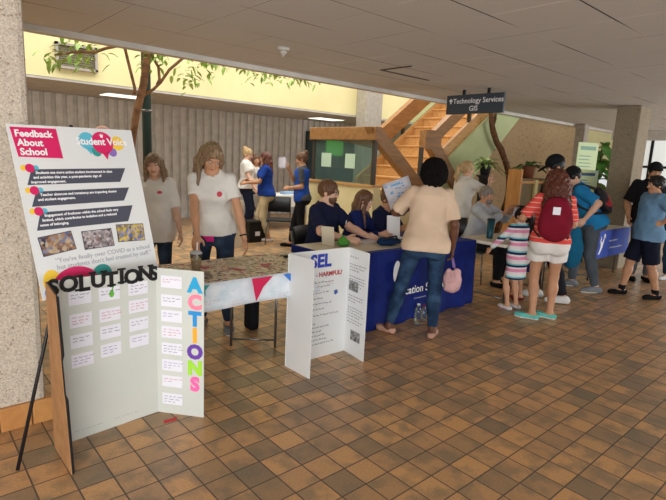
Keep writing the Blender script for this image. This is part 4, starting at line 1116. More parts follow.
p = Person('woman with hair bun in royal blue vest holding a white sheet near the glass guard', (5.38, 6.93), -85, 1.68, 'f', 1.05, look=(.05, .25, 0), tone=S_tan, vox=.011, R=(.10, .25, 1.36), RP=(.6, -.5, -.8), L=(-.12, .20, 1.06), fR=(.1, .18, 0), fL=(-.1, -.14, 0))
p.legs(BLK).top(cloth('charcoal_tee', (78, 80, 88)), hem=-.06, e=.010, sleeve=.8)
fobj('vest', cloth('royal_blue_vest', (38, 82, 180)), p.root, [(sweep(p.pel, p.R3, [(z, a+.026, b+.026, c) for z, a, b, c in p.T], -.10, .47), .01)], .011)
p.hair(H_br, 'bun').shoes(SN_b)
q = p.hand(1, .10); hx = Vector((p.loc[0], p.loc[1], 0))
def sheet(name, label, cat, c, ux, uy, w, h, m=M_card, marks=0, mk=None, bend=.0, parent_marks=True):
    ux = Vector(ux).normalized(); uy = (Vector(uy)-ux*Vector(uy).dot(ux)).normalized(); nn = ux.cross(uy); c = Vector(c)
    if not bend and not marks: return tag(obj(name, MB().box(c+nn*.001, (w, h, .002), rot=Matrix((ux, uy, nn)).transposed().to_4x4()), m), label, cat)
    b = MB(); n = 6; g = [[b.bm.verts.new(c+ux*(w*(i/n-.5))+uy*(h*(j/n-.5))+nn*(bend*((i/n-.5)**2+.5*(j/n-.5)**2)*4)) for j in range(n+1)] for i in range(n+1)]
    for i in range(n):
        for j in range(n):
            f = b.bm.faces.new((g[i][j], g[i+1][j], g[i+1][j+1], g[i][j+1])); f.smooth = True
    bmesh.ops.solidify(b.bm, geom=b.bm.faces[:], thickness=.0015)
    if not marks: return tag(obj(name, b, m), label, cat)
    t = thing(name, label, cat, tuple(c))
    obj('sheet', b, m, t)
    r = random.Random(marks); b2 = MB()
    for sgn in (1, -1):
        for k in range(marks):
            x, y = r.uniform(-.4, .3)*w, r.uniform(-.42, .38)*h
            b2.box(c+ux*x+uy*y+nn*(sgn*.0025+bend*((x/w)**2+.5*(y/h)**2)*4), (1, 1, 1), rot=Matrix((ux*w*.10, uy*h*.035, nn*.0006)).transposed().to_4x4())
        b2.box(c+ux*(-.1*w)+uy*(.36*h)+nn*(sgn*.0025+bend*.3), (1, 1, 1), rot=Matrix((ux*w*.5, uy*h*.07, nn*.0006)).transposed().to_4x4())
    obj('printing', b2, mk or mat('print_blue', (90, 150, 200), .6), t)
    return t
sheet('paper_sheet', 'white sheet held up by the woman with the hair bun', 'paper', q+Vector((-.05, .06, .04)), RT, Z, .15, .20, M_card, bend=.02)

# chairs
def make_chair(label):
    t = thing('stacking_chair', label, 'chair', (0, 0, 0), local=True)
    pl_ = mat('black_plastic', (30, 31, 34), .5)
    b = MB(); b.box((0, 0, .445), (.44, .42, .035), bev=.015); obj('seat', b, pl_, t)
    b = MB(); n = 8
    for i in range(n):
        a0, a1 = -.21+.42*i/n, -.21+.42*(i+1)/n
        f = lambda x: -.205-.03*(1-(x/.21)**2)
        vs = [b.bm.verts.new(v) for v in ((a0, f(a0), .56), (a1, f(a1), .56), (a1, f(a1)-.05, .84), (a0, f(a0)-.05, .84))]
        b.bm.faces.new(vs).smooth = True
    bmesh.ops.remove_doubles(b.bm, verts=b.bm.verts, dist=1e-5); bmesh.ops.solidify(b.bm, geom=b.bm.faces[:], thickness=.014)
    obj('backrest', b, pl_, t)
    for sx__ in (1, -1):
        obj('leg', MB().tube([(sx__*.21, .19, .43), (sx__*.225, .22, .01)], .011, 8), M_steel, t)
        obj('leg', MB().tube([(sx__*.20, -.27, .80), (sx__*.205, -.20, .45), (sx__*.225, -.26, .01)], .011, 8), M_steel, t)
        obj('side_rail', MB().tube([(sx__*.21, .19, .425), (sx__*.205, -.20, .425)], .010, 8), M_steel, t)
    return t
ch = make_chair('empty black stacking chair beside the far woman with hair bun')
ch.location = (5.32, 7.50, 0); ch.rotation_euler = (0, 0, 2.5)
GR = 'black stacking chairs'
ch['group'] = GR
def seat_yaw(phi):
    d = FWD2*math.cos(math.radians(phi))+RGT2*math.sin(math.radians(phi)); return math.atan2(-d[0], d[1])
def chair_at(x, y, phi, label): return dup(ch, (x, y, 0), seat_yaw(phi), label, GR)
bx = thing('equipment_case', 'black case with pale sticker on the floor beside the empty black chair', 'case', (5.05, 7.95, 0))
obj('box', MB().bb((4.88, 7.78, 0), (5.28, 8.1, .36), bev=.012), M_black, bx)
obj('sticker', MB().bb((5.0, 7.776, .12), (5.10, 7.781, .2)), M_card, bx)
obj('lid', MB().bb((4.87, 7.77, .36), (5.29, 8.11, .39), bev=.008), M_dark, bx)
tb = thing('presentation_board', 'beige blank board standing folded on the floor behind the woman in jeans', 'display board', (4.4, 7.45, 0))
obj('front_panel', MB().poly((4.17, 7.32, 0), Vector((.42, .22, 0)), Z, [(0, 0), (.48, 0), (.48, .80), (0, .80)], .008), mat('beige_board', (206, 192, 170), .7), tb)
obj('rear_panel', MB().poly((4.58, 7.55, 0), Vector((-.1, .35, 0)), Z, [(0, 0), (.3, 0), (.3, .80), (0, .80)], .008), mat('beige_board_back', (196, 182, 160), .7), tb)

# seated men and women behind the blue table
def sit(label, x, y, phi, h, clabel, seat=.47, **k):
    kk = h/1.70
    chair_at(x, y, phi, clabel)
    kw = dict(pel=(0, -.03, seat+.095*kk), fR=(.13, .40, 0), fL=(-.12, .36, 0))
    kw.update(k)
    return Person(label, (x, y), phi, h, **kw)
p = sit('bearded man in glasses and navy polo seated behind the blue table', 3.53, 4.16, 118, 1.80, 'black chair under the bearded man in glasses', sex='m', bw=1.08, lean=.12, look=(.25, .10, 0), tone=S_fair, R=(.26, .42, .80), L=(-.10, .50, .80), RP=(.8, -.5, -.2), handR=((-.3, 1, -.05), (-.6, -.1, .8)), handL=((0, 1, -.05), (.6, 0, .8)), brow=(50, 34, 26))
p.legs(BLK).top(NVY, hem=-.08, e=.018, sleeve=.85).collar(NVY).badge(WBD, -.09, .36, (.022, .02)).shoes(SN_b)
p.hair(H_br, 'short', vol=.014, line=.03)
fobj('beard', H_br, p.root, [(el(p.hp(0, .035, -.058), (.060*p.hs, .062*p.hs, .062*p.hs), p.H), .01)], .008, cuts=[(el(p.hp(0, .055, .025), (.10*p.hs, .09*p.hs, .068*p.hs), p.H), .006), (el(p.hp(0, .10, -.056), (.022*p.hs, .03*p.hs, .008*p.hs), p.H), .004), (el(p.hp(0, -.06, -.05), (.12*p.hs, .06*p.hs, .12*p.hs), p.H), .006)])
gl = MB()
for sd in (1, -1):
    gl.tube([p.hp(sd*.032+.024*math.cos(t), .101-.012*abs(math.cos(t))*(1 if math.cos(t)*sd > 0 else 0), .008+.018*math.sin(t)) for t in [i*PI/8 for i in range(17)]], .0028, 6, cap=False)
    gl.tube([p.hp(sd*.056, .09, .012), p.hp(sd*.078, .0, .008)], .0025, 6)
gl.tube([p.hp(-.01, .105, .01), p.hp(.01, .105, .01)], .0025, 6)
obj('glasses', gl, M_dark, p.root)
p = sit('woman with very long brown hair in navy top seated second behind the blue table', 4.02, 4.22, 112, 1.62, 'black chair under the long-haired woman in navy', sex='f', lean=.30, look=(.12, .22, 0), tone=S_fair, R=(.2, .42, .80), L=(-.08, .45, .80), handR=((-.2, 1, -.05), (-.6, 0, .8)), handL=((.2, 1, -.05), (.6, 0, .8)))
p.legs(BLK).top(cloth('navy_knit', (24, 36, 92)), hem=-.08, e=.02, sleeve=1.9, full=True, name='sweatshirt').hair(H_br, 'straight').shoes(SN_b)
p = sit('person in navy polo with white chest logo seated third behind the blue table', 4.50, 4.24, 130, 1.60, 'black chair under the third seated person in navy', sex='f', bw=1.05, lean=.26, look=(.1, .35, 0), tone=S_tan, R=(.16, .40, .82), L=(-.14, .40, .82))
p.legs(BLK).top(NVY, hem=-.08, e=.02, sleeve=.85).collar(NVY).badge(WBD, -.08, .35, (.024, .02)).hair(H_br, 'bun').shoes(SN_b)

# woman in cream tee, back to the camera
p = Person('woman in cream tee and jeans with round black hair seen from behind', (3.56, 2.86), 6, 1.63, 'f', 1.16, lean=.10, side=.03, look=(.25, .15, 0), tone=S_brn, pel=(.08, .02, .89), fR=(.20, -.01, 0, -.3), fL=(-.20, .02, 0, .9), L=(-.13, .38, 1.10), LP=(-1, -.1, -.9), handL=((.1, .35, .9), (.7, .3, .2)), R=(.33, .08, .84), RP=(.5, -.9, 0), brow=(20, 16, 14))
p.legs(JN2, e=.010, cut=.955).top(CRM, hem=-.085, sleeve=.86, e=.018, loose=.93, sr=1.15, seed=3).hair(H_af, 'afro')
p.shoes(cloth('tan_sandal', (196, 152, 130)), e=.004, low=True, name='sandal')
PC = p
q = p.hand(-1, .13)
sheet('flyer', 'white and blue printed flyer held up by the woman in the cream tee', 'flyer', q+Vector((-.02, .06, .06)), RT+UP*.35, UP-RT*.35, .27, .30, M_card, 18, mat('print_sky', (110, 170, 214), .6), .015)
tag(obj('phone', MB().box(tuple(p.w(p.arm[-1][2]+p.arm[-1][3]*.08+p.arm[-1][5]*.03)), (.07, .14, .009), rz=.3, bev=.003, rot=Matrix.Rotation(.7, 4, 'Y')), M_black), 'black phone in the raised hand of the woman in the cream tee', 'phone')
q = p.hand(1, .09)
bg = thing('drawstring_bag', 'small pink pouch bag hanging from the right hand of the woman in cream', 'bag', tuple(q-Vector((0, 0, .38))))
M_pink = cloth('pink_canvas', (208, 164, 164), .85)
c = q-Vector((-.01, .02, .22))
fobj('pouch', M_pink, bg, [(el((c.x-.03, c.y+.025, c.z), (.05, .04, .115)), .02), (el((c.x+.03, c.y-.025, c.z), (.05, .04, .115)), .02), (el((c.x, c.y, c.z-.06), (.075, .055, .06)), .03)], .008, amp=.006, freq=55)
obj('strap', MB().tube([c+Vector((0, 0, .12)), q+Vector((0, 0, .0)), q+Vector((.02, 0, -.02)), c+Vector((.03, 0, .10))], .008, 8), cloth('lilac_strap', (140, 110, 160)), bg)

# woman behind and grey-haired man
p = Person('woman in white tee with blonde ponytail standing behind the grey-haired man', (6.30, 4.32), 70, 1.66, 'f', 1.05, lean=.10, look=(-.15, .15, 0), tone=S_fair, vox=.011, R=(.16, .36, 1.36), RP=(.7, -.2, -.6), L=(-.2, .3, 1.0))
p.legs(cloth('mustard_trousers', (190, 140, 50))).top(WHT, hem=-.07, e=.024, sleeve=.9).hair(H_lb, 'pony').shoes(SN_w)
p = sit('grey-haired man in pale blue shirt seated at the bare-topped table gesturing', 6.08, 3.86, 128, 1.72, 'black chair under the grey-haired man', sex='m', bw=1.02, lean=.18, look=(-.32, .05, 0), tone=S_med, vox=.011, R=(.10, .40, 1.0), L=(-.12, .40, 1.0), RP=(.8, -.2, -.6), LP=(-.8, -.2, -.6), brow=(90, 84, 78), handR=((-.1, .5, .9), (-.6, -.2, .4)), handL=((.1, .5, .9), (.6, -.2, .4)))
p.legs(BLK).top(cloth('pale_blue_shirt', (196, 202, 212)), hem=-.08, e=.022, sleeve=1.75, full=True, name='shirt').collar(cloth('pale_blue_collar', (200, 206, 216))).hair(H_gy, 'short').shoes(SN_b)
fobj('beard', H_gy, p.root, [(el(p.hp(0, .040, -.068), (.052*p.hs, .056*p.hs, .050*p.hs), p.H), .01)], .009, cuts=[(el(p.hp(0, .055, .015), (.10*p.hs, .09*p.hs, .064*p.hs), p.H), .006)])

# children
STR = stripes('striped_knit', [(226, 222, 222, 2), (224, 140, 172, 2), (226, 222, 222, 1), (40, 44, 84, 1.4), (120, 196, 200, .9), (226, 222, 222, .8)], .145, .02)
p = Person('small girl in pink, white and navy striped dress reaching to the bare table', (5.24, 2.78), -28, 1.16, 'f', .98, look=(.1, .2, 0), tone=S_med, hs=1.28, limb=.95, vox=.0085, L=(-.20, .22, .66), LP=(-1, -.4, -.2), R=(.2, .16, .62), sw=.165)
p.top(STR, hem=-.40, sleeve=1.85, full=True, e=.014, loose=.95, name='dress', amp=.002).hair(H_bk, 'pony').shoes(SN_w, sole=cloth('pink_sole', (220, 140, 160)))
p = Person('small child in navy dress half hidden behind the girl in stripes', (5.72, 2.98), -110, 1.08, 'f', 1.0, tone=S_med, hs=1.28, vox=.0095, sw=.165)
p.top(cloth('navy_dress', (26, 40, 92)), hem=-.36, sleeve=.7, e=.016, loose=.95, name='dress').hair(H_bk, 'long').shoes(cloth('red_sandal', (120, 44, 44)), low=True, name='sandal')

# woman with maroon backpack
COR = stripes('coral_stripes', [(226, 84, 74, 5), (236, 190, 180, .8)], .05)
p = Person('woman in coral tee and white shorts with curly hair wearing the maroon backpack', (5.16, 2.40), 14, 1.58, 'f', 1.12, look=(.25, .25, 0), tone=S_tan, limb=1.06, R=(.16, .25, 1.02), L=(-.26, .20, 1.06), fR=(.10, .06, 0, 1.15), fL=(-.09, -.04, 0, 1.3))
p.legs(cloth('white_denim', (232, 228, 222), .96), cut=.24, e=.018, wide=1.06, name='shorts').top(COR, hem=-.02, sleeve=.85, e=.016, seed=5).hair(H_rd, 'curly', amp=.010, vol=.034).shoes(SN_t, sole=SOLE, low=True)
PR = p
def backpack(name, label, p, m, w, h, d, zc, m2=None, drawstring=True, strap=None):
    t = thing(name, label, 'backpack', tuple(p.loc), p.yaw, local=True)
    k = p.k; c = p.pel+p.u*zc*k-p.f*(.125*k+d)
    prm = [(el(c-p.u*h*.16, (w, d, h*.72), p.R3), .02), (el(c+p.u*h*.35, (w*.80, d*.75, h*.55), p.R3), .05)]
    fobj('sack', m, t, prm, .010, amp=.005, freq=30)
    for sd in (1, -1):
        sh = p.arm[sd][0]
        pts = [c+p.u*h*.75+p.r*sd*w*.3, p.pel+p.u*.50*k+p.r*sd*.10*k-p.f*.06*k, p.pel+p.u*.515*k+p.r*sd*.105*k+p.f*.01*k, p.pel+p.u*.43*k+p.r*sd*.12*k+p.f*.128*k, p.pel+p.u*.28*k+p.r*sd*.16*k+p.f*.10*k, p.pel+p.u*.10*k+p.r*sd*.185*k-p.f*.04*k, c-p.u*h*.7+p.r*sd*w*.8]
        obj('strap', MB().tube(pts, .009 if drawstring else .018, 8), strap or M_black, t)
    if m2: obj('label_patch', MB().poly(c-p.f*(d+.004)+p.u*(h*.22)-p.r*.03, p.r*-1, p.u, [(-.05, 0), (.02, 0), (.02, .075), (-.05, .075)], -.004), m2, t)
    return t
backpack('backpack', 'maroon drawstring backpack with white tag on the curly-haired woman', p, cloth('maroon_nylon', (128, 24, 44)), .165, .26, .085, .25, M_card)
# man in black cap behind her
p = Person('man in black tee and black cap looking down behind the curly-haired woman', (5.98, 2.80), -75, 1.76, 'm', 1.05, look=(.1, .5, 0), tone=S_tan, vox=.011, R=(.2, .32, 1.1), L=(-.2, .30, 1.08), fR=(.1, .05, 0), fL=(-.14, -.22, 0))
p.legs(cloth('dark_trousers', (30, 32, 40)), e=.016).top(BLK, hem=-.10, e=.026, sleeve=.9).hair(H_bk, 'short').cap(BLK).shoes(SN_w, high=.03, sole=SOLE)
# stooping person with teal tee
p = Person('stooping person in bright blue tee and black cap holding the teal bag', (7.02, 2.72), -72, 1.72, 'm', 1.0, lean=.52, look=(.2, .55, 0), tone=S_fair, vox=.011, R=(-.06, .28, 1.00), L=(-.29, .14, .98), fR=(.12, .14, 0, .2), fL=(-.16, -.12, 0, .3))
p.legs(cloth('grey_trousers', (84, 92, 100)), e=.012).top(cloth('azure_cotton', (38, 132, 190)), hem=-.10, e=.022, sleeve=.85).hair(H_bk, 'short').cap(BLK).shoes(SN_g, high=.03, sole=SOLE)
backpack('backpack', 'black and red backpack on the stooping person in the blue tee', p, mat('black_red_nylon', (28, 26, 30), .7, (150, 30, 40), 4, lohi=(.58, .60)), .15, .22, .085, .19, drawstring=False)
q = p.hand(-1)*.75+p.hand(1)*.25
tbg = thing('tote_bag', 'teal drawstring tote hanging from the hands of the person in blue tee', 'bag', (q.x, q.y, .55))
fobj('sack', cloth('teal_nylon', (26, 104, 142)), tbg, [(el((q.x, q.y, q.z-.36), (.15, .13, .24)), .03), (el((q.x, q.y, q.z-.14), (.10, .08, .12)), .05)], .011, amp=.007, freq=28)
obj('cord', MB().tube([(q.x, q.y, q.z-.08), (q.x, q.y, q.z+.01)], .014, 8), M_black, tbg)
# boy with hand on hip
p = Person('boy in light blue tee and navy shorts standing with hand on hip', (7.27, 2.13), -84, 1.58, 'm', 1.02, lean=-.05, look=(.05, .02, 0), tone=S_tan, fR=(.09, .17, 0, .15), fL=(-.10, -.17, 0, .25), L=(-.215, -.05, 1.0), LP=(-1, -.5, .1), handL=((.3, .7, -.3), (.2, .2, 1)), R=(.19, -.02, .90), RP=(.5, -1, 0))
p.legs(cloth('navy_shorts_cloth', (22, 26, 44)), cut=.475, e=.024, wide=1.0, name='shorts', waist=.0).top(cloth('light_blue_cotton', (112, 150, 184)), hem=-.12, e=.036, sleeve=.9, seed=8).hair(H_bk, 'short', vol=.016).shoes(SN_b)
for sd in (1, -1):
    hp_, kn, an, fd = p.leg[sd]
    fobj('sock', BLK, p.root, [(rc(an+(kn-an)*.28, an, .046, .041, 0), .01)], .009, planes=[((0, 0, 1), an[2]+.06)])
# man in black behind the boy
p = Person('man in black tee and black cap standing behind the boy by the pillar', (8.42, 2.50), -165, 1.76, 'm', 1.12, look=(-.1, .1, 0), tone=S_tan, vox=.012, R=(.28, .1, .95), L=(-.25, .2, 1.0))
p.legs(cloth('grey_jeans', (90, 94, 98))).top(BLK, hem=-.1, e=.026, sleeve=.9).hair(H_bk, 'short').cap(BLK).shoes(SN_b)
fobj('beard', H_bk, p.root, [(el(p.hp(0, .038, -.062), (.058*p.hs, .060*p.hs, .058*p.hs), p.H), .01)], .010, cuts=[(el(p.hp(0, .055, .022), (.10*p.hs, .09*p.hs, .066*p.hs), p.H), .006)])
# tall man behind the poster, only his crown shows
p = Person('tall balding man behind the feedback poster, only his crown showing', (1.66, 5.42), 20, 1.83, 'm', 1.0, tone=(206, 150, 124), vox=.012)
p.legs(JN).top(cloth('grey_cotton', (140, 140, 144))).hair(H_gy, 'short', vol=.004, extra=()).shoes(SN_b)
for o in [p.hr]: o.location.z -= .035

# ------------------------------------------------------------------ greenery, planters and posters
M_bark = mat('bark', (150, 108, 72), .85, (112, 76, 48), 14, .6, 70)
M_bark2 = mat('dark_bark', (112, 74, 44), .85, (80, 52, 32), 14, .6, 70)
M_leaf = mat('leaf', (186, 214, 104), .5, (138, 178, 78), 9)
M_leaf2 = mat('leaf_dark', (70, 108, 56), .45, (104, 142, 82), 12)
M_leaf3 = mat('leaf_broad', (96, 150, 70), .45, (70, 122, 52), 6)
def leaf(b, base, d, L, w, droop=.3, up_=Z, n=4):
    base = Vector(base); d = Vector(d).normalized(); s_ = d.cross(up_)
    if s_.length < .05: s_ = d.cross(X)
    s_.normalize(); nn = s_.cross(d).normalized(); prev = None
    for i in range(n+1):
        t = i/n; c = base+d*L*t-Z*droop*L*t*t; ww = w*math.sin(PI*min(.97, max(.06, t)))**.8
        cur = [b.bm.verts.new(c-s_*ww), b.bm.verts.new(c-nn*w*.25), b.bm.verts.new(c+s_*ww)]
        if prev:
            for k in (0, 1):
                f = b.bm.faces.new((prev[k], prev[k+1], cur[k+1], cur[k])); f.smooth = True
        prev = cur
def cluster(b, c, rad, n, L, w, r, droop=.5):
    for i in range(n):
        o = Vector(c)+Vector((r.gauss(0, rad[0]), r.gauss(0, rad[1]), r.gauss(0, rad[2])))
        leaf(b, o, (r.uniform(-1, 1), r.uniform(-1, 1), r.uniform(-.6, .5)), L*r.uniform(.7, 1.3), w*r.uniform(.8, 1.2), droop, n=3)
tr = thing('tree', 'slim indoor tree with pale leaning trunk beside the dark green pole', 'tree', (2.12, 6.0, 0))
obj('trunk', MB().tube([(2.24, 6.02, 0), (2.22, 6.01, .7), (2.17, 6, 1.35), (2.15, 6, 1.55), (2.18, 6, 1.75), (2.22, 6.0, 1.99), (2.31, 6.0, 2.32), (2.37, 6.0, 2.73), (2.42, 6, 3.2), (2.5, 6.05, 3.9)], [.055, .05, .045, .04, .038, .042, .045, .042, .038, .02], 10), M_bark, tr)
for pts in ([(2.2, 6.0, 2.2), (2.21, 6.0, 2.27), (2.14, 6.0, 2.56), (2.11, 6.0, 2.69), (2.07, 6.0, 2.78), (1.95, 6.05, 3.1)], [(2.30, 6, 2.2), (2.42, 6.0, 2.28), (2.51, 6.0, 2.37), (2.62, 6.0, 2.53), (2.88, 6.0, 2.77), (3.01, 6.0, 2.87), (3.4, 6.05, 2.84), (4.0, 6.05, 2.82), (4.6, 6.0, 2.76)],
            [(2.48, 6.02, 2.34), (2.5, 6.0, 2.4), (2.49, 6.0, 2.54), (2.43, 6.0, 2.63), (2.36, 6, 2.75)], [(2.34, 6, 2.6), (2.31, 6.0, 2.7), (2.1, 6.0, 2.72), (1.91, 6.0, 2.65), (1.79, 6.0, 2.59), (1.64, 6.0, 2.57), (1.4, 6, 2.5)]):
    obj('branch', MB().tube(pts, [.022]+[.017]*(len(pts)-2)+[.006], 7), M_bark, tr)
r = random.Random(11); b = MB()
for c, rad, n in (((1.60, 6, 2.68), (.09, .12, .05), 22), ((1.75, 6.0, 2.57), (.10, .12, .07), 18), ((1.48, 6, 2.50), (.10, .10, .03), 12), ((1.62, 6.05, 2.48), (.12, .10, .04), 14), ((1.36, 6, 2.46), (.05, .08, .02), 7), ((2.49, 6, 2.70), (.06, .1, .06), 40),
                  ((2.33, 6, 2.52), (.03, .08, .07), 12), ((2.90, 6, 2.55), (.10, .12, .09), 30), ((3.15, 6, 2.70), (.10, .1, .04), 36), ((2.88, 6, 2.42), (.05, .08, .05), 16), ((3.6, 6, 2.74), (.06, .1, .04), 16), ((3.88, 6, 2.66), (.09, .1, .05), 34), ((4.2, 6, 2.69), (.12, .1, .05), 34), ((4.55, 6, 2.68), (.12, .1, .03), 30), ((2.9, 6.3, 3.3), (.5, .15, .2), 100), ((2.0, 6.3, 3.3), (.4, .15, .2), 90)):
    cluster(b, c, rad, n, .075, .022, r)
obj('foliage', b, M_leaf, tr)
pg = thing('pole', 'dark green round pole rising behind the slim tree trunk', 'pole', (2.36, 6.18, 0))
obj('shaft', MB().tube([(2.41, 6.18, 0), (2.41, 6.18, 5.2)], .052, 16), mat('dark_green_paint', (40, 62, 56), .5), pg)
obj('band', MB().tube([(2.41, 6.18, 2.03), (2.41, 6.18, 2.06)], .058, 16), M_steel, pg)
obj('base_plate', MB().lathe((2.41, 6.18, 0), [(.12, 0), (.12, .02), (.06, .03)], 20), M_dark, pg)
tr = thing('tree', 'dark crooked bare tree trunk below the hanging sign beside the wooden planter', 'tree', (9.8, 5.7, 0))
obj('trunk', MB().tube([(9.7, 5.7, 0), (9.78, 5.65, .5), (9.84, 5.6, .85), (9.89, 5.6, 1.05), (9.87, 5.6, 1.31), (9.75, 5.6, 1.55), (9.6, 5.6, 1.72), (9.42, 5.6, 1.92), (9.22, 5.6, 2.06), (9.06, 5.6, 2.25), (8.96, 5.6, 2.42), (8.9, 5.6, 2.65), (8.8, 5.6, 3.1)], [.07, .07, .065, .065, .065, .065, .06, .065, .06, .06, .05, .045, .03], 10), M_bark2, tr)
obj('branch', MB().tube([(9.0, 5.6, 2.32), (9.08, 5.6, 2.5), (9.06, 5.6, 2.72), (9.15, 5.6, 3.0)], [.035, .03, .028, .015], 8), M_bark2, tr)
def spiky(name, label, c, n, L, w, potm, m, seed, hp=.3, rp=.16, tilt=(.2, 1.0), droop=.55):
    t = thing(name, label, 'plant', c); c = Vector(c); r = random.Random(seed)
    obj('pot', MB().lathe(c, [(rp*.75, 0), (rp*.95, hp*.8), (rp, hp), (rp*.86, hp), (rp*.8, hp-.04)], 18), potm, t)
    b = MB()
    for i in range(n):
        a = i*2.4+r.uniform(-.3, .3); e = r.uniform(*tilt)
        leaf(b, c+Z*(hp-.02), (math.cos(a)*math.cos(e), math.sin(a)*math.cos(e), math.sin(e)), L*r.uniform(.75, 1.2), w*r.uniform(.8, 1.2), droop, n=6)
    obj('foliage', b, m, t)
    return t
M_terra = mat('brown_pot', (122, 70, 44), .7); M_dkpot = mat('dark_pot', (40, 42, 46), .6)
# planter of stacked timber boxes
M_pb = wood_mat('planter_timber', (214, 156, 92), (196, 136, 74), .6, (5, 5, 1), 3); M_pb2 = wood_mat('planter_olive', (128, 104, 60), (108, 86, 48), .6, (5, 5, 1), 3)
pt = thing('planter_stand', 'tall orange timber planter stand behind the small girl in stripes', 'planter', (8.1, 4.22, 0))
obj('side_panel', MB().bb((7.58, 4.11, 0), (7.64, 4.34, 1.56), bev=.006), M_pb, pt)
obj('front_panel', MB().bb((7.64, 4.12, 0), (8.78, 4.18, 1.42), bev=.006), M_pb2, pt, 'olive toned front boards')
obj('rear_panel', MB().bb((7.64, 4.28, 0), (8.78, 4.34, 1.42), bev=.006), M_pb2, pt)
obj('side_panel', MB().bb((8.72, 4.18, 0), (8.78, 4.28, 1.36), bev=.006), M_pb2, pt)
obj('shelf', MB().bb((7.64, 4.18, 1.26), (8.72, 4.28, 1.30)), M_pb2, pt)
for z in (.45, .92, 1.36): obj('rail', MB().bb((7.56, 4.09, z-.02), (8.8, 4.12, z+.02), bev=.004), M_pb, pt)
obj('post', MB().bb((8.02, 4.08, 0), (8.12, 4.12, 1.40), bev=.006), mat('pale_post', (206, 190, 130), .6), pt)
spiky('potted_plant', 'broad-leaved plant in a brown pot on top of the timber planter', (8.02, 4.23, 1.422), 13, .36, .05, M_terra, M_leaf2, 3, .20, .11, (.25, .9))
spiky('potted_plant', 'variegated bushy plant in a dark pot left of the crooked trunk', (8.35, 5.25, 1.42), 34, .40, .04, M_dkpot, mat('leaf_variegated', (120, 160, 84), .5, (196, 208, 140), 22), 8, .20, .11, (-.1, 1.2))
tag(obj('pedestal', MB().lathe((8.35, 5.25, 0), [(.2, 0), (.2, .04), (.10, .08), (.10, 1.36), (.16, 1.415)], 20), M_dkpot), 'dark round pedestal carrying the variegated bushy plant', 'pedestal')
spiky('potted_plant', 'low green plant to the right of the timber planter beside the black-capped man', (9.1, 4.5, .72), 18, .36, .04, M_terra, M_leaf3, 12, .35, .17, (.1, 1.1))
tag(obj('plinth', MB().bb((8.9, 4.3, 0), (9.3, 4.7, .715), bev=.01), M_pb2), 'square timber plinth under the low green plant', 'plinth')
lg = thing('potted_tree', 'large-leaved rubber plant hanging over the notices left of the concrete pillar', 'plant', (11.2, 4.35, 0))
obj('pot', MB().lathe((11.2, 4.35, 0), [(.2, 0), (.26, .4), (.28, .45), (.24, .45), (.22, .4)], 20), M_dkpot, lg)
obj('stem', MB().tube([(11.2, 4.35, .4), (11.22, 4.36, 1.2), (11.15, 4.34, 2.1)], [.03, .026, .014], 8), M_bark2, lg)
r = random.Random(21); b = MB()
for i in range(22):
    z = 1.35+.85*i/22; a = i*2.4
    leaf(b, (11.18, 4.35, z), (math.cos(a), math.sin(a), r.uniform(-.1, .6)), r.uniform(.34, .5), r.uniform(.08, .12), .8, n=6)
obj('foliage', b, M_leaf3, lg)
def standee(label, c, w, z0, z1, yaw, m, ink, seed):
    t = thing('notice_stand', label, 'sign', c); c = Vector(c); u = Vector((math.cos(yaw), math.sin(yaw), 0))
    o = c-u*w/2+Z*z0
    obj('panel', MB().poly(o, u, Z, [(0, 0), (w, 0), (w, z1-z0), (0, z1-z0)], .012), m, t)
    nn = u.cross(Z); h = z1-z0; b = MB(); r = random.Random(seed)
    b.poly(o+u*w*.12+Z*h*.84+nn*.0125, u, Z, [(0, 0), (w*.76, 0), (w*.76, h*.08), (0, h*.08)], .001)
    for k in range(9): b.poly(o+u*w*.1+Z*h*(.1+.075*k)+nn*.0125, u, Z, [(0, 0), (w*r.uniform(.4, .8), 0), (w*.5, h*.02), (0, h*.02)], .001)
    obj('printing', b, ink, t)
    obj('leg', MB().tube([o+u*.05-nn*.02, c-u*(w/2+.04)-nn*.12-Z*0], .010, 8), M_dark, t)
    obj('leg', MB().tube([o+u*(w-.05)-nn*.02, c+u*(w/2+.04)-nn*.12], .010, 8), M_dark, t)
    obj('leg', MB().tube([o+u*w*.5+Z*h*.6-nn*.02, c-nn*.5], .010, 8), M_dark, t)
    return t
standee('pale green notice on an easel beside the beige post', (9.85, 4.08, 0), .50, 1.25, 2.10, -.35, mat('notice_pale_green', (206, 224, 176), .6), mat('notice_ink', (130, 170, 150), .6), 2)
standee('pale blue and yellow notice on an easel left of the concrete pillar', (8.72, 3.62, 0), .62, 1.02, 1.60, -.35, mat('notice_pale_blue', (176, 210, 206), .6, (220, 224, 150), 2.2), mat('notice_navy', (60, 90, 130), .6), 6)

# ------------------------------------------------------------------ things on the tables and in hands
def bottle(name, label, c, h, rad, m, capm=None, cat='bottle'):
    t = thing(name, label, cat, c)
    obj('bottle_body', MB().lathe(c, [(rad*.9, 0), (rad, .01), (rad, h*.72), (rad*.45, h*.88), (rad*.42, h*.94)], 18), m, t)
    obj('bottle_cap', MB().lathe(Vector(c)+Z*h*.94, [(rad*.48, 0), (rad*.48, h*.06)], 14), capm or M_prW, t)
    return t
tm = thing('tumbler', 'tall teal tumbler on the bare table before the grey-haired man', 'tumbler', (5.36, 3.22, .742))
obj('tumbler_body', MB().lathe((5.36, 3.22, .742), [(.036, 0), (.038, .01), (.045, .22)], 20), mat('teal_steel', (24, 72, 84), .35, metal=.3), tm)
obj('lid', MB().lathe((5.36, 3.22, .962), [(.047, 0), (.047, .015), (.03, .02)], 20), M_black, tm)
tag(obj('phone', MB().box((5.62, 3.12, .747), (.08, .15, .009), rz=.8, bev=.003), M_black), 'black phone lying on the bare table near the teal tumbler', 'phone')
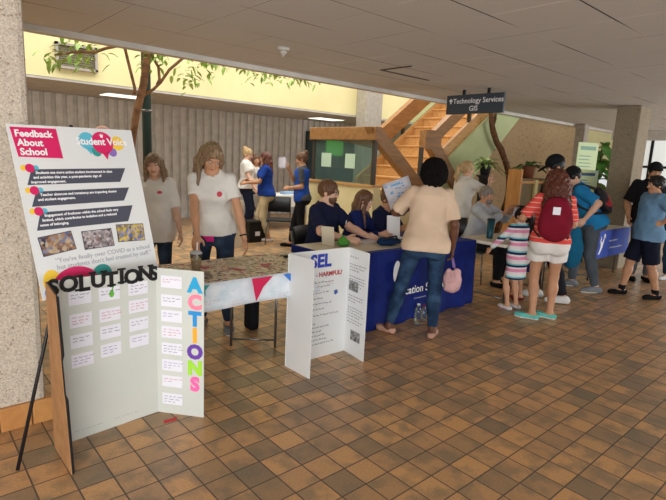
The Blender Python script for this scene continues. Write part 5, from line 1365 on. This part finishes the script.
tag(obj('brochure_stack', MB().box((5.55, 3.02, .752), (.21, .28, .02), rz=.2, bev=.002).box((5.56, 3.02, .763), (.2, .27, .002), rz=.35), M_card), 'low stack of white brochures on the bare table near the girl in stripes', 'papers')
lp = thing('leaflet_holder', 'white upright leaflet holder on the blue table in front of the woman in cream', 'holder', (4.22, 3.70, .753))
obj('stand', MB().poly((4.12, 3.74, .753), Vector((.95, -.25, 0)), Vector((.05, .12, 1)), [(0, 0), (.17, 0), (.17, .25), (0, .25)], .006), M_prW, lp)
obj('foot', MB().box((4.22, 3.68, .757), (.18, .12, .008), rz=-.25), M_prW, lp)
pc = thing('pouch', 'navy fabric pouch lying on the blue table beside the white leaflet holder', 'pouch', (3.86, 3.45, .742))
fobj('pouch_body', cloth('dark_teal_fabric', (24, 52, 92)), pc, [(el((3.86, 3.47, .775), (.16, .09, .034)), .02), (el((3.80, 3.48, .785), (.07, .06, .035)), .03)], .009, amp=.004)
obj('handle', MB().tube([(3.74, 3.45, .79), (3.78, 3.40, .835), (3.88, 3.39, .84), (3.94, 3.43, .79)], .009, 8), M_black, pc)
tag(obj('booklet', MB().box((3.22, 3.70, .84), (.012, .13, .20), rot=Matrix.Rotation(.5, 4, 'Z') @ Matrix.Rotation(-.25, 4, 'Y'), bev=.002), mat('cream_card', (216, 206, 184), .6)), 'cream booklet standing on the blue table before the bearded man', 'booklet')
gb = thing('gift_bag', 'small green bag on the blue table before the bearded man', 'bag', (3.36, 3.62, .742))
fobj('sack', cloth('green_bag', (86, 160, 70)), gb, [(el((3.36, 3.62, .775), (.075, .055, .035)), .02), (el((3.35, 3.62, .81), (.04, .03, .03)), .02)], .008, amp=.004)
obj('tie', MB().tube([(3.35, 3.62, .83), (3.35, 3.62, .85)], .014, 8), mat('green_tie', (60, 130, 56), .6), gb)
sheet('paper_sheet', 'white paper lying on the blue table before the long-haired woman', 'paper', (3.78, 3.70, .745), X, Y, .28, .21, M_card)
sheet('paper_sheet', 'large white paper at the left end of the blue table top', 'paper', (3.20, 3.42, .745), Vector((1, .2, 0)), Y, .3, .22, mat('cream_paper', (232, 224, 204), .6))
bottle('water_bottle', 'clear water bottle on the floor between the feet of the woman in cream', (3.86, 3.02, 0), .22, .034, M_glass)
bottle('water_bottle', 'small clear bottle on the floor nearest the navy cloth by the water bottle', (4.0, 3.06, 0), .17, .032, M_glass, M_selr)
q = PR.hand(-1, .10)
sheet('flyer', 'white flyer with black print held by the woman in coral tee', 'flyer', (q.x-.04, q.y+.02, q.z+.06), RT, UP*.8-FW*.6, .16, .11, M_card, 6, M_black)
pb = thing('small_backpack', 'small black bag with white patch hanging beside the girl in the striped dress', 'bag', (5.42, 2.74, .7))
fobj('sack', mat('black_white_print', (28, 28, 32), .7, (220, 220, 220), 9, lohi=(.58, .6)), pb, [(el((5.47, 2.72, .86), (.07, .09, .11)), .02)], .009, amp=.003)
obj('strap', MB().tube([(5.46, 2.72, .95), (5.42, 2.72, 1.02), (5.36, 2.73, .98)], .008, 8), M_black, pb)
p = Person('person in dark top at the right edge behind the boy in light blue', (8.93, 2.36), -120, 1.66, 'f', 1.0, tone=S_fair, vox=.012)
p.legs(JN).top(cloth('plum_top', (70, 40, 50)), hem=-.08).hair(H_bk, 'long').shoes(SN_w)
eb = thing('shoulder_bag', 'black upright bag on the floor under the colourful map table', 'bag', (2.42, 3.80, 0))
obj('bag_body', MB().bb((2.39, 3.76, 0), (2.49, 3.90, .42), bev=.03), BLK, eb)
obj('handle', MB().tube([(2.41, 3.83, .41), (2.42, 3.83, .50), (2.46, 3.83, .50), (2.47, 3.83, .41)], .008, 8), M_black, eb)
